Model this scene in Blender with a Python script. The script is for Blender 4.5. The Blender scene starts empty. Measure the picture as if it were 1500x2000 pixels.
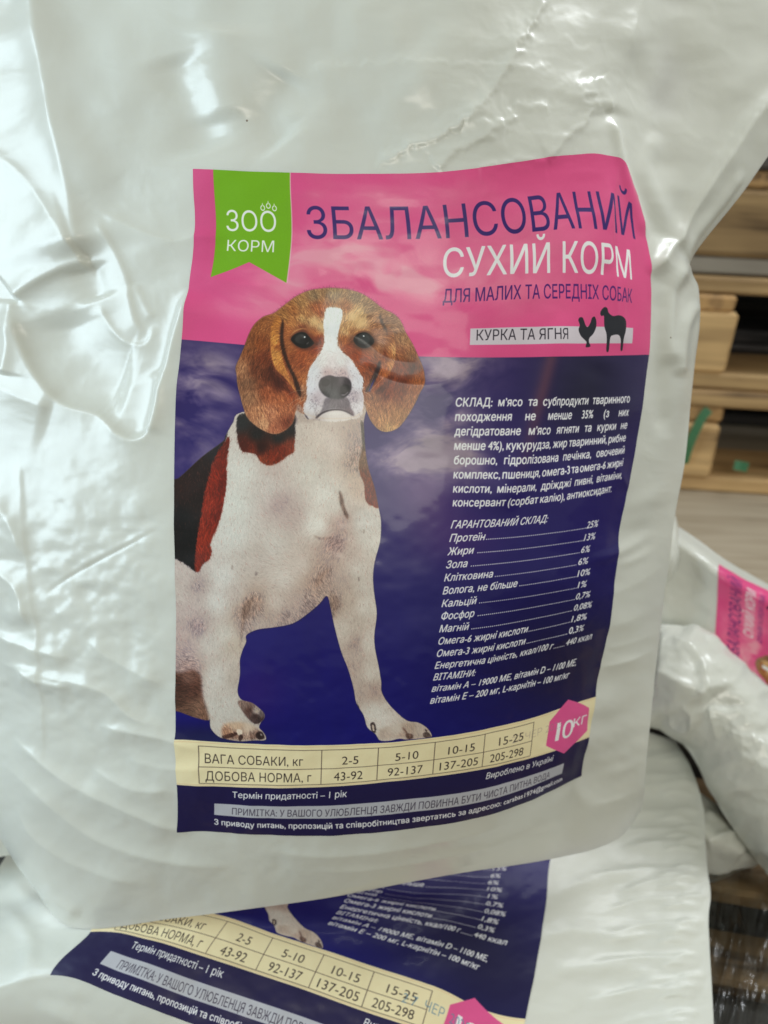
import bpy, math, random
import numpy as np
from mathutils import Matrix, Vector

rng = np.random.default_rng(7)
random.seed(7)
SC = bpy.context.scene
COL = SC.collection

# ------------------------------------------------------------------ camera
F = 1504.0                       # focal length in pixels of the 1500 x 2000 frame
CAM_LOC = Vector((0, 0, 0.80))
PITCH, ROLL = 24.5, 2.5
CAM_ROT = Matrix.Rotation(math.radians(90 - PITCH), 3, 'X') @ Matrix.Rotation(math.radians(ROLL), 3, 'Z')
cd = bpy.data.cameras.new('camera')
cam = bpy.data.objects.new('camera', cd)
COL.objects.link(cam)
cam.matrix_world = Matrix.Translation(CAM_LOC) @ CAM_ROT.to_4x4()
cd.sensor_fit = 'VERTICAL'
cd.sensor_height = 36.0
cd.lens = F / 2000 * 36.0
cd.clip_start = 0.02
cd.clip_end = 60
cd.dof.use_dof = True
cd.dof.focus_distance = 0.485
cd.dof.aperture_fstop = 4.6
SC.camera = cam

# ------------------------------------------------------------------ world and lamps
wd = bpy.data.worlds.new('World')
SC.world = wd
wd.use_nodes = True
wd.node_tree.nodes['Background'].inputs['Color'].default_value = (0.85, 0.91, 0.82, 1)
wd.node_tree.nodes['Background'].inputs['Strength'].default_value = 0.37


def area(name, loc, target, sx, sy, power, col):
    l = bpy.data.lights.new(name, 'AREA')
    l.shape = 'RECTANGLE'
    l.size, l.size_y, l.energy, l.color = sx, sy, power, col
    o = bpy.data.objects.new(name, l)
    COL.objects.link(o)
    o.location = loc
    o.rotation_euler = (Vector(target) - Vector(loc)).to_track_quat('-Z', 'Y').to_euler()
    return o


area('window_light', (-1.7, 0.1, 1.0), (0, 0.45, 0.4), 0.8, 1.3, 19.5, (0.70, 0.88, 1.0))
area('fill_light', (0.35, -1.9, 1.75), (0.1, 0.5, 0.5), 1.3, 0.7, 16.5, (1.0, 0.95, 0.84))  # added warm fill behind the camera, also gives glare on the print
sky = area('skylight', (0.95, 0.95, 2.0), (0.48, 0.74, 0.42), 0.8, 0.6, 16, (0.92, 0.96, 1.0))
SC.view_settings.view_transform = 'Standard'
SC.view_settings.look = 'None'
SC.view_settings.exposure = 0.12
SC.view_settings.gamma = 1.0

CM = np.array(CAM_ROT)
CL = np.array(CAM_LOC)


def unproject(px, py, d):
    """a point of the photograph's frame at a distance -> a place in the world"""
    px, py, d = np.broadcast_arrays(np.asarray(px, float), np.asarray(py, float), np.asarray(d, float))
    v = np.stack([(px - 750) / F * d, -(py - 1000) / F * d, -d], -1)
    return v @ CM.T + CL


def hit_z(px, py, z):
    r = unproject(px, py, 1.0) - CL
    return CL + r * (z - CL[2]) / r[2]


# ------------------------------------------------------------------ numeric helpers
def basis(k, x):
    """rows of weights for a smooth cubic through knots k, evaluated at x"""
    k = np.asarray(k, float)
    x = np.asarray(x, float)
    n = len(k)
    Y = np.eye(n)
    h = np.diff(k)
    s = np.diff(Y, axis=0) / h[:, None]
    m = np.zeros((n, n))
    m[0], m[-1] = s[0], s[-1]
    for i in range(1, n - 1):
        m[i] = (s[i - 1] * h[i] + s[i] * h[i - 1]) / (h[i] + h[i - 1])
    i = np.clip(np.searchsorted(k, x) - 1, 0, n - 2)
    t = ((x - k[i]) / h[i])[:, None]
    hh = h[i][:, None]
    return ((2 * t**3 - 3 * t**2 + 1) * Y[i] + (t**3 - 2 * t**2 + t) * hh * m[i]
            + (-2 * t**3 + 3 * t**2) * Y[i + 1] + (t**3 - t**2) * hh * m[i + 1])


def smooth(x, pts):
    k = [p[0] for p in pts]
    return basis(k, np.atleast_1d(x)) @ np.array([p[1] for p in pts], float)


_tabs = {}


def vnoise(x, y, seed=0):
    if seed not in _tabs:
        _tabs[seed] = np.random.default_rng(seed + 99).random((256, 256))
    t = _tabs[seed]
    xi = np.floor(x).astype(int)
    yi = np.floor(y).astype(int)
    fx, fy = x - xi, y - yi
    fx = fx * fx * (3 - 2 * fx)
    fy = fy * fy * (3 - 2 * fy)
    a = t[yi & 255, xi & 255]
    b = t[yi & 255, (xi + 1) & 255]
    c = t[(yi + 1) & 255, xi & 255]
    d = t[(yi + 1) & 255, (xi + 1) & 255]
    return (a + (b - a) * fx) * (1 - fy) + (c + (d - c) * fx) * fy


def fbm(x, y, seed=0, octv=4, gain=0.5):
    r, a, tot = 0, 1.0, 0
    for i in range(octv):
        r = r + a * vnoise(x * 2**i + i * 17.3, y * 2**i + i * 9.1, seed + i)
        tot += a
        a *= gain
    return r / tot


def blur(img, s):
    if s <= 0:
        return img
    r = int(3 * s + 1)
    g = np.exp(-0.5 * (np.arange(-r, r + 1) / s) ** 2)
    g /= g.sum()
    p = np.pad(img, ((r, r), (0, 0)), mode='edge')
    a = sum(g[i] * p[i:i + img.shape[0]] for i in range(2 * r + 1))
    p = np.pad(a, ((0, 0), (r, r)), mode='edge')
    return sum(g[i] * p[:, i:i + img.shape[1]] for i in range(2 * r + 1))


def raster(E, W, H, SS=4):
    """anti-aliased coverage of directed edges (n,4)"""
    acc = np.zeros((H * SS, W + 2))
    x0, y0, x1, y1 = E.T
    y0, y1 = y0 * SS, y1 * SS
    s = np.where(y1 > y0, 1.0, -1.0)
    ra = np.clip(np.ceil(np.minimum(y0, y1) - .5).astype(int), 0, H * SS)
    rb = np.clip(np.ceil(np.maximum(y0, y1) - .5).astype(int), 0, H * SS)
    n = rb - ra
    k = n > 0
    x0, y0, x1, y1, s, ra, n = [a[k] for a in (x0, y0, x1, y1, s, ra, n)]
    if len(n) == 0:
        return np.zeros((H, W))
    idx = np.repeat(np.arange(len(n)), n)
    row = np.arange(n.sum()) - np.repeat(np.cumsum(n) - n, n) + ra[idx]
    x = x0[idx] + (row + .5 - y0[idx]) * (x1 - x0)[idx] / (y1 - y0)[idx]
    x = np.clip(x, 0, W)
    f = np.floor(x).astype(int)
    fr = x - f
    np.add.at(acc, (row, f), s[idx] * (1 - fr))
    np.add.at(acc, (row, f + 1), s[idx] * fr)
    return np.clip(np.abs(np.cumsum(acc, 1)[:, :W]), 0, 1).reshape(H, SS, W).mean(1)


def poly_edges(P):
    P = np.asarray(P, float)
    return np.concatenate([P, np.roll(P, -1, 0)], 1)


def loop_smooth(P, n=6):
    """closed Catmull-Rom through the points"""
    P = np.asarray(P, float)
    a, b, c, d = np.roll(P, 1, 0), P, np.roll(P, -1, 0), np.roll(P, -2, 0)
    out = []
    for t in np.arange(n) / n:
        out.append(0.5 * ((2 * b) + (c - a) * t + (2 * a - 5 * b + 4 * c - d) * t * t + (3 * b - a - 3 * c + d) * t**3))
    return np.stack(out, 1).reshape(-1, 2)


# ------------------------------------------------------------------ the front sack: lattice of its face
# label units: 930 wide, 1366 high; the lattice says where each (U, V) of the film lies in the frame
LW, LH = 930.0, 1366.0


def g_u(U):
    U = np.asarray(U, float)
    t = np.clip((U - 450) / 480, 0, None)
    return U - 96 * t**2.5


ROWS = [
    (0, 377, 1240, [(377, 330), (567, 337), (788, 339), (884, 335), (980, 322), (1076, 308), (1166, 303), (1200, 312), (1222, 340), (1240, 385)]),
    (127, 381, 1262, [(381, 462), (599, 466), (750, 468), (852, 466), (967, 460), (1076, 449), (1146, 447), (1200, 455), (1236, 466), (1262, 480)]),
    (245, 369, 1270, [(369, 566), (600, 585), (865, 592), (1031, 584), (1150, 584), (1230, 591), (1270, 597)]),
    (350, 361, 1268, [(361, 665), (474, 674), (830, 697), (1000, 698), (1268, 693)]),
    (445, 350, 1257, [(350, 760), (600, 785), (889, 794), (1019, 793), (1228, 786), (1257, 784)]),
    (641, 341, 1226, [(341, 955), (600, 982), (883, 989), (981, 988), (1084, 979), (1178, 964), (1226, 955)]),
    (714, 340, 1213, [(340, 1031), (600, 1055), (877, 1058), (1000, 1050), (1143, 1032), (1213, 1020)]),
    (854, 343, 1199, [(343, 1165), (600, 1190), (862, 1185), (1000, 1169), (1123, 1148), (1199, 1133)]),
    (994, 344, 1184, [(344, 1300), (600, 1318), (848, 1304), (944, 1295), (1076, 1267), (1184, 1238)]),
    (1078, 344, 1171, [(344, 1376), (600, 1390), (839, 1372), (972, 1353), (1110, 1324), (1171, 1305)]),
    (1160, 344, 1162, [(344, 1442), (472, 1452), (557, 1455), (670, 1454), (783, 1447), (897, 1432), (1038, 1403), (1162, 1360)]),
    (1256, 346, 1151, [(346, 1532), (472, 1539), (585, 1539), (727, 1530), (868, 1513), (1010, 1488), (1066, 1473), (1151, 1440)]),
    (1366, 348, 1137, [(348, 1622), (472, 1629), (613, 1632), (755, 1624), (897, 1604), (1010, 1573), (1137, 1516)]),
]
UC = np.array([-430, -290, -145, 0, 155, 310, 465, 620, 740, 820, 880, 930, 1010, 1090.])
UL = UC[3:12]
# outer columns of each row: x,y at U = -430, -290, -145 | 1010, 1090
OUT = {
    0: [(-110, 300), (40, 310), (210, 322), (1300, 455), (1348, 512)],
    127: [(-110, 440), (40, 448), (210, 456), (1322, 535), (1364, 562)],
    245: [(-105, 550), (45, 556), (210, 562), (1330, 625), (1367, 628)],
    350: [(-100, 650), (50, 655), (205, 660), (1325, 700), (1358, 702)],
    445: [(-95, 745), (50, 750), (205, 756), (1315, 782), (1350, 778)],
    641: [(-85, 940), (50, 946), (200, 950), (1287, 940), (1334, 925)],
    714: [(-80, 1020), (50, 1024), (195, 1028), (1274, 1004), (1322, 985)],
    854: [(-65, 1150), (55, 1155), (195, 1160), (1260, 1112), (1308, 1090)],
    994: [(-40, 1280), (65, 1288), (200, 1294), (1245, 1215), (1294, 1190)],
    1078: [(-22, 1360), (75, 1366), (205, 1372), (1235, 1280), (1287, 1255)],
    1160: [(-12, 1420), (80, 1430), (208, 1438), (1226, 1335), (1280, 1312)],
    1256: [(-12, 1500), (80, 1518), (210, 1528), (1216, 1412), (1272, 1395)],
    1366: [(-14, 1580), (76, 1608), (212, 1620), (1203, 1493), (1261, 1500)],
}
VC, CX, CY = [], [], []


def add_row(v, xy):
    VC.append(v)
    CX.append([p[0] for p in xy])
    CY.append([p[1] for p in xy])


add_row(-520, [(-150, -230), (10, -225), (190, -220), (370, -215), (530, -212), (690, -210), (850, -208), (1010, -206), (1130, -204), (1215, -202), (1280, -200), (1345, -190), (1480, -170), (1640, -150)])
add_row(-330, [(-130, -30), (25, -28), (200, -26), (372, -24), (535, -22), (695, -21), (855, -20), (1010, -20), (1120, -18), (1195, -14), (1250, -5), (1310, 10), (1430, 60), (1600, 130)])
add_row(-150, [(-115, 150), (35, 155), (205, 162), (376, 168), (545, 172), (705, 172), (865, 168), (1015, 158), (1115, 148), (1175, 146), (1215, 170), (1265, 215), (1365, 290), (1468, 352)])
for v, x0, x1, pl in ROWS:
    xs = x0 + (x1 - x0) * g_u(UL) / g_u(930.)
    ys = smooth(xs, pl)
    o = OUT[v]
    add_row(v, o[:3] + list(zip(xs, ys)) + o[3:])
add_row(1440, [(-6, 1618), (64, 1684), (185, 1722), (350, 1715), (502, 1708), (655, 1695), (800, 1672), (925, 1645), (1010, 1618), (1070, 1592), (1115, 1570), (1150, 1590), (1205, 1580), (1257, 1560)])
add_row(1500, [(-2, 1636), (72, 1742), (148, 1813), (345, 1793), (497, 1774), (650, 1752), (795, 1724), (920, 1702), (1005, 1690), (1065, 1680), (1105, 1672), (1150, 1662), (1212, 1634), (1252, 1584)])
VC = np.array(VC, float)
CX, CY = np.array(CX, float), np.array(CY, float)
UNIT = 0.30 / 930


def depth1(U, V):
    """distance of the front sack's face from the lens, in metres"""
    U, V = np.broadcast_arrays(U, V)
    d = 0.474 + 0.055 * V / LH
    tt = np.clip((U - 430) / 500, 0, None)
    d = d + 0.070 * tt**1.9
    tl = np.clip((250 - U) / 680, 0, None)
    d = d + 0.075 * tl**1.8
    # sack of kibble: the belly bulges towards us, the empty film above lies back
    d = d - 0.014 * np.exp(-((V - 850) / 420) ** 2) * np.exp(-((U - 330) / 500) ** 2)
    tb = np.clip((V - 1250) / 250, 0, None)
    d = d + 0.036 * tb**2
    d = d + 0.012 * np.clip(-V / 500, 0, 1)
    return d


def face_xy(U, V):
    B, A = basis(VC, V), basis(UC, U)
    return B @ CX @ A.T, B @ CY @ A.T


_iu = np.linspace(0, LW, 234)
_iv = np.linspace(0, LH, 343)
_ix, _iy = face_xy(_iu, _iv)


def inv(px, py):
    """frame pixel -> label units"""
    k = np.argmin((_ix - px) ** 2 + (_iy - py) ** 2)
    j, i = np.unravel_index(k, _ix.shape)
    i = min(max(i, 1), len(_iu) - 2)
    j = min(max(j, 1), len(_iv) - 2)
    u, v = _iu[i], _iv[j]
    du, dv = _iu[1] - _iu[0], _iv[1] - _iv[0]
    J = np.array([[(_ix[j, i + 1] - _ix[j, i - 1]) / (2 * du), (_ix[j + 1, i] - _ix[j - 1, i]) / (2 * dv)],
                  [(_iy[j, i + 1] - _iy[j, i - 1]) / (2 * du), (_iy[j + 1, i] - _iy[j - 1, i]) / (2 * dv)]])
    s = np.linalg.solve(J, [px - _ix[j, i], py - _iy[j, i]])
    return u + s[0], v + s[1]


# ------------------------------------------------------------------ the printed panel, painted in code
K = 1.5
TW, TH = int(LW * K), int(LH * K)


def rgb(*c):
    return np.array(c, float) / 255


def paint_dog():
    """the printed beagle, painted on a canvas in frame pixels x2, origin (330, 540)"""
    OX, OY, S = 330.0, 540.0, 2.0
    W, H = 1100, 1890
    rgbc = np.zeros((H, W, 3))
    alpha = np.zeros((H, W))
    yy, xx = np.mgrid[0:H, 0:W].astype(float)
    wobx = (fbm(xx / 5, yy / 5, 3, 2) - .5)
    woby = (fbm(xx / 5 + 40, yy / 5, 5, 2) - .5)

    def Hc(P):
        return [(430 + x / 3.488, 550 + y / 3.488) for x, y in P]

    def Bc(P):
        return [(330 + x / 3.124, 840 + y / 3.124) for x, y in P]

    def Fc(P):
        return [(360 + x / 3.0, 1240 + y / 3.0) for x, y in P]

    def cv(P):
        return (np.asarray(P, float) - (OX, OY)) * S

    def mask(P, soft=1.2, smoothn=5):
        Q = cv(P)
        Q = loop_smooth(Q, smoothn) if smoothn else Q
        m = raster(poly_edges(Q), W, H, 2)
        return blur(m, soft) if soft else m

    def field(pts, conv, sc=18.0, bb=None):
        P = cv(conv([(p[0], p[1]) for p in pts])) / 4
        C = np.array([p[2] for p in pts], float) / 255
        h, w = H // 4 + 1, W // 4 + 1
        gy, gx = np.mgrid[0:h, 0:w].astype(float)
        num = np.zeros((h, w, 3))
        den = np.zeros((h, w))
        for (x, y), c in zip(P, C):
            wt = 1 / ((gx - x) ** 2 + (gy - y) ** 2 + (sc / 4) ** 2) ** 1.6
            num += wt[..., None] * c
            den += wt
        f = num / den[..., None]
        iy, ix = np.minimum(yy / 4, h - 1.001), np.minimum(xx / 4, w - 1.001)
        a, b = iy.astype(int), ix.astype(int)
        fy, fx = (iy - a)[..., None], (ix - b)[..., None]
        return (f[a, b] * (1 - fx) + f[a, b + 1] * fx) * (1 - fy) + (f[a + 1, b] * (1 - fx) + f[a + 1, b + 1] * fx) * fy

    def lay(m, col, body=False):
        nonlocal rgbc, alpha
        c = col if np.ndim(col) == 3 else np.broadcast_to(np.asarray(col, float) / 255, rgbc.shape)
        rgbc = rgbc * (1 - m[..., None]) + c * m[..., None]
        if body:
            alpha = np.maximum(alpha, m)

    def Hc_(P):
        return Hc(P)
    dirs = [(768, 200, -90), (765, 400, -88), (620, 130, -125), (480, 230, -150), (940, 130, -50), (1080, 230, -30), (560, 260, -120), (960, 260, -60), (500, 500, 150), (560, 600, 130), (640, 700, 110), (620, 850, 100), (940, 700, 70), (1000, 560, 40), (920, 850, 80), (880, 560, 60), (690, 520, 130), (760, 620, -90),
            (250, 400, 110), (180, 650, 100), (300, 800, 80), (380, 950, 75), (430, 700, 60), (1250, 450, 70), (1340, 650, 85), (1230, 850, 95), (1130, 950, 90), (1130, 700, 110), (760, 950, 90), (700, 1100, 95), (500, 1100, 85), (350, 1180, 95), (130, 1000, 120), (900, 1200, 85), (60, 1250, 115)]
    dB = [(250, 450, 112), (100, 500, 95), (350, 600, 95), (320, 300, 60), (600, 480, 60), (760, 560, 40), (900, 400, 92), (860, 620, 130), (1080, 400, 80), (1230, 400, 100), (1020, 750, 120), (700, 760, 25), (620, 900, -15), (700, 1050, 65), (820, 1050, 60), (560, 1020, 80), (330, 1000, 95), (320, 1300, 92), (330, 1600, 92), (80, 950, 60), (100, 1200, 95), (100, 1400, 20), (90, 1600, 0),
          (1180, 600, 60), (1180, 850, 75), (1180, 1000, 80), (1080, 1200, 80), (1200, 1300, 88), (1200, 1550, 78), (1280, 1750, 55), (380, 1840, 70)]
    DP = np.concatenate([cv(Hc([(a, b) for a, b, _ in dirs])), cv(Bc([(a, b) for a, b, _ in dB]))])
    DA = np.radians([c for *_, c in dirs] + [c for *_, c in dB])

    def angles(px, py):
        hd, hs = np.zeros(len(px)), np.zeros(len(px))
        for (x, y), a in zip(DP, DA):
            w = 1 / ((px - x) ** 2 + (py - y) ** 2 + 300) ** 1.6
            hd += w * np.cos(a)
            hs += w * np.sin(a)
        return np.arctan2(hs, hd)
    # streaks of hair: random strokes laid along the lie of the coat
    acc, cnt = np.zeros((H, W)), np.full((H, W), .4)
    n = 170000
    px, py = rng.random(n) * (W - 1), rng.random(n) * (H - 1)
    val = rng.normal(0, 1, n)
    ang = angles(px, py) + rng.normal(0, .2, n) + .8 * (fbm(px / 45, py / 45, 91, 2) - .5)
    curl = rng.normal(0, .03, n)
    for st_ in range(15):
        xi, yi = np.clip(px.astype(int), 0, W - 1), np.clip(py.astype(int), 0, H - 1)
        np.add.at(acc, (yi, xi), val)
        np.add.at(cnt, (yi, xi), 1)
        ang = ang + curl
        px = px + np.cos(ang)
        py = py + np.sin(ang)
    STR = acc / cnt
    STR = blur(STR, .5)
    STR /= STR.std()

    def furry(m, amt=.28, soft=3.5):
        return np.clip((blur(m, soft) + amt * np.clip(STR, -2, 2) * .7 - .5) * 3 + .5, 0, 1)
    # ---- body silhouette
    body = Hc([(150, 890), (90, 960), (40, 1050)]) + Bc([(330, 70), (200, 165), (60, 295), (-60, 370), (-60, 1000), (-60, 1730), (40, 1712), (150, 1745), (245, 1768)]) \
        + Fc([(155, 480), (158, 540), (200, 592), (260, 612), (330, 625), (400, 621), (470, 620), (479, 600), (462, 570), (440, 545), (450, 515), (470, 490), (470, 460), (440, 425), (400, 395), (350, 380), (328, 360), (318, 320), (332, 230), (330, 150), (345, 90), (366, 40)]) \
        + Bc([(475, 1252), (540, 1220), (650, 1205), (760, 1180), (850, 1120), (920, 1060), (965, 1012), (985, 1080), (1010, 1200), (1050, 1350), (1090, 1450), (1125, 1570)]) \
        + Fc([(1008, 400), (1050, 470), (1072, 540), (1120, 580), (1145, 616), (1200, 619), (1260, 607), (1300, 613), (1360, 609), (1440, 600), (1448, 580), (1420, 540), (1370, 510), (1310, 500), (1250, 455), (1190, 390), (1158, 330), (1155, 270), (1140, 180), (1120, 80)]) \
        + Bc([(1255, 1250), (1270, 1120), (1255, 1000), (1247, 900), (1258, 800), (1290, 680), (1296, 560), (1280, 470), (1255, 350), (1218, 230), (1200, 120)]) + Hc([(980, 960), (975, 800), (560, 780), (500, 850)])
    mb = mask(body, 0.9, 4)
    whites = [(450, 250, (208, 205, 196)), (400, 450, (206, 204, 195)), (380, 640, (203, 200, 192)), (600, 350, (196, 186, 178)), (680, 450, (176, 157, 152)), (760, 520, (182, 165, 158)),
              (850, 250, (206, 199, 188)), (950, 400, (217, 212, 202)), (900, 570, (222, 217, 207)), (1040, 560, (172, 148, 138)), (1000, 470, (205, 196, 186)),
              (1180, 350, (186, 166, 150)), (1200, 560, (208, 203, 195)), (1230, 680, (205, 198, 188)), (1020, 700, (165, 136, 126)), (985, 790, (176, 154, 142)), (950, 880, (170, 144, 128)),
              (900, 940, (174, 148, 132)), (800, 830, (196, 182, 172)), (700, 900, (203, 192, 182)), (550, 780, (188, 176, 167)), (640, 690, (200, 191, 182)), (650, 1050, (194, 180, 170)), (780, 1050, (182, 163, 153)),
              (850, 1080, (160, 138, 128)), (720, 1150, (165, 145, 135)), (520, 1060, (164, 138, 120)), (480, 1120, (158, 130, 112)), (470, 1200, (168, 148, 138)), (540, 1180, (180, 165, 156)),
              (330, 900, (204, 200, 193)), (300, 1050, (204, 200, 193)), (400, 1000, (188, 176, 168)), (350, 1250, (198, 191, 181)), (250, 1300, (190, 182, 174)), (400, 1300, (184, 170, 156)), (300, 1500, (198, 192, 184)),
              (400, 1500, (180, 168, 158)), (330, 1700, (194, 189, 181)), (100, 900, (188, 175, 168)), (60, 1000, (190, 178, 170)), (120, 1100, (184, 168, 162)), (80, 1250, (182, 164, 158)), (100, 1350, (172, 152, 146)),
              (170, 1200, (160, 140, 135)), (120, 1450, (160, 134, 124)), (170, 950, (165, 148, 142)), (1100, 1050, (186, 170, 158)), (1010, 1050, (160, 136, 120)), (1200, 1080, (206, 197, 187)), (1060, 1220, (198, 187, 176)),
              (1150, 1300, (166, 146, 136)), (1145, 1180, (188, 174, 163)), (1210, 1300, (208, 199, 189)), (1130, 1450, (176, 158, 148)), (1230, 1480, (203, 194, 184)), (1180, 1590, (180, 164, 154)), (1250, 1590, (172, 152, 142)), (1250, 1720, (208, 202, 194)),
              (1150, 850, (200, 191, 181)), (1110, 760, (186, 170, 160)), (1200, 950, (196, 186, 176)), (1060, 900, (178, 160, 150)),
              (900, 60, (204, 190, 178)), (700, 60, (198, 184, 172)), (600, 150, (192, 178, 168)), (1000, 100, (198, 184, 173)), (1120, 60, (172, 154, 143)), (1150, 180, (160, 138, 122)), (750, 200, (202, 190, 180)), (650, 230, (190, 174, 166))]
    lay(mb, field(whites, Bc, 26) * np.array([.985, .975, .97]), True)
    # ---- coloured coat
    fz = 1.6
    hl = mask(Bc([(-60, 1440), (60, 1480), (150, 1460), (200, 1500), (210, 1600), (250, 1780), (120, 1750), (-60, 1700)]), 5)
    lay(hl, field([(120, 1500, (120, 88, 72)), (60, 1560, (75, 48, 36)), (150, 1580, (95, 64, 50)), (60, 1650, (82, 58, 45)), (180, 1690, (128, 98, 78)), (100, 1710, (112, 84, 66))], Bc))
    ft = mask(Fc([(318, 385), (400, 390), (440, 425), (472, 462), (470, 490), (432, 522), (400, 515), (360, 470)]), 1.5)
    lay(ft, field([(350, 410, (150, 125, 110)), (380, 440, (95, 70, 60)), (420, 470, (60, 42, 38)), (425, 450, (200, 185, 170)), (450, 500, (70, 55, 50)), (460, 460, (120, 105, 100))], Fc, 8))
    bk = mask(Bc([(365, 10), (300, 85), (200, 155), (60, 285), (-60, 360), (-60, 740), (40, 785), (110, 825), (175, 860), (190, 700), (220, 450), (270, 250), (320, 130)]), fz)
    bk = furry(bk)
    lay(bk * mb, field([(300, 110, (45, 38, 36)), (200, 250, (42, 24, 18)), (100, 350, (48, 26, 20)), (60, 550, (14, 8, 7)), (120, 700, (12, 6, 6)), (180, 450, (34, 16, 10))], Bc))
    rd = mask(Bc([(372, 40), (330, 90), (290, 150), (250, 260), (215, 400), (180, 600), (160, 740), (155, 840), (178, 868), (205, 825), (248, 785), (262, 740), (250, 695), (295, 590), (328, 480), (338, 420), (352, 330), (356, 200)]), fz)
    rd = furry(rd)
    lay(rd * mb, field([(350, 80, (100, 38, 22)), (310, 170, (118, 40, 22)), (270, 300, (134, 44, 22)), (330, 330, (110, 34, 18)), (240, 480, (142, 48, 24)), (290, 520, (112, 34, 18)), (200, 680, (146, 50, 26)), (240, 720, (128, 44, 24)), (180, 820, (120, 42, 24))], Bc, 10))
    cp = mask(Hc([(140, 905), (250, 900), (500, 900), (512, 1000), (508, 1120), (500, 1165), (460, 1185), (430, 1212), (380, 1242), (320, 1252), (275, 1225), (240, 1175), (190, 1165), (145, 1150), (122, 1075), (115, 965)]), fz)
    cp = furry(cp)
    lay(cp, field([(150, 960, (52, 50, 46)), (250, 1040, (38, 34, 30)), (400, 1060, (40, 36, 32)), (480, 1000, (44, 40, 36)), (180, 1110, (86, 34, 20)), (280, 1130, (52, 22, 14)), (350, 1190, (128, 50, 26)), (300, 1220, (140, 66, 38)), (420, 1150, (120, 46, 24)), (480, 1130, (132, 62, 38)), (220, 1140, (112, 46, 26))], Hc, 12))
    rn = mask(Bc([(1170, -60), (1200, 0), (1205, 110), (1222, 230), (1258, 350), (1281, 470), (1240, 462), (1208, 442), (1196, 400), (1192, 330), (1168, 270), (1160, 200), (1180, 100)]), fz)
    rn = furry(rn, .2, 2.5) * np.maximum(mb, 0)
    lay(rn, field([(1190, 40, (96, 88, 76)), (1190, 180, (120, 88, 58)), (1205, 300, (118, 60, 30)), (1240, 420, (124, 48, 20)), (1255, 380, (104, 38, 16))], Bc))
    # chest crease, paw tints, nails
    lay(mask(Bc([(1042, 370), (1060, 400), (1075, 470), (1098, 530), (1085, 540), (1055, 480), (1040, 420)]), 3) * .6, (98, 68, 48))
    lay(mask(Bc([(455, 1060), (510, 1030), (500, 1080), (470, 1140), (448, 1250), (436, 1350), (440, 1200)]), 4) * .45, (126, 98, 78))
    lay(mask(Bc([(893, 960), (900, 900), (960, 850), (1000, 830), (960, 880), (930, 930)]), 4) * .35, (140, 108, 88))
    lay(mask(Bc([(880, 640), (930, 655), (985, 650), (1005, 640), (980, 665), (920, 668)]), 2) * .4, (135, 105, 90))
    lay(mask(Bc([(980, 1000), (1020, 1010), (1040, 1040), (1010, 1150), (990, 1080)]), 4) * .25, (130, 100, 80))
    for x, y in ((530, 880), (835, 1020), (385, 840), (1160, 910), (1190, 620)):
        lay(mask(Bc([(x - 5, y - 14), (x + 6, y - 10), (x + 3, y + 12), (x - 4, y + 8)]), 1.5) * .3, (90, 66, 52))
    lay(mask(Fc([(220, 560), (240, 520), (300, 508), (380, 520), (440, 560), (465, 600), (400, 615), (320, 615), (240, 605)]), 5) * .8,
        field([(250, 570, (168, 118, 86)), (300, 530, (190, 158, 132)), (380, 540, (196, 172, 152)), (420, 590, (128, 96, 78)), (300, 590, (150, 112, 90))], Fc, 8))
    for P, c, a in (([(225, 590), (270, 575), (305, 570), (310, 585), (260, 604), (232, 604)], (70, 46, 38), .8), ([(310, 552), (336, 556), (342, 575), (325, 590), (312, 575)], (218, 200, 182), .9),
                    ([(322, 590), (338, 582), (346, 600), (330, 622), (318, 615)], (58, 40, 34), .8), ([(418, 585), (440, 566), (462, 580), (470, 606), (446, 615), (424, 606)], (48, 34, 32), .9),
                    ([(445, 580), (456, 584), (458, 594), (447, 590)], (190, 176, 165), .8), ([(382, 560), (392, 575), (398, 612), (390, 612)], (120, 92, 76), .7)):
        lay(mask(Fc(P), 1.0) * a, c)
    lay(mask(Fc([(1140, 560), (1200, 530), (1300, 510), (1380, 520), (1430, 560), (1440, 600), (1360, 606), (1250, 600), (1150, 610)]), 5) * .6,
        field([(1170, 580, (168, 146, 132)), (1250, 550, (196, 182, 170)), (1310, 540, (168, 144, 126)), (1390, 550, (176, 160, 148)), (1280, 590, (158, 132, 118))], Fc, 8))
    for P, c, a in (([(1090, 520), (1112, 512), (1124, 545), (1118, 572), (1098, 560)], (52, 40, 36), .85), ([(1100, 528), (1110, 528), (1114, 555), (1106, 560)], (200, 182, 165), .9),
                    ([(1296, 580), (1330, 578), (1340, 600), (1310, 610)], (92, 68, 56), .8), ([(1398, 575), (1425, 568), (1445, 590), (1430, 602), (1404, 598)], (82, 66, 58), .8),
                    ([(1410, 550), (1424, 556), (1420, 568), (1412, 562)], (70, 55, 48), .7), ([(1275, 540), (1290, 545), (1308, 575), (1298, 578)], (120, 92, 76), .7), ([(1008, 400), (1024, 420), (1030, 445), (1016, 436)], (40, 34, 44), .7)):
        lay(mask(Fc(P), 1.0) * a, c)
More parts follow.
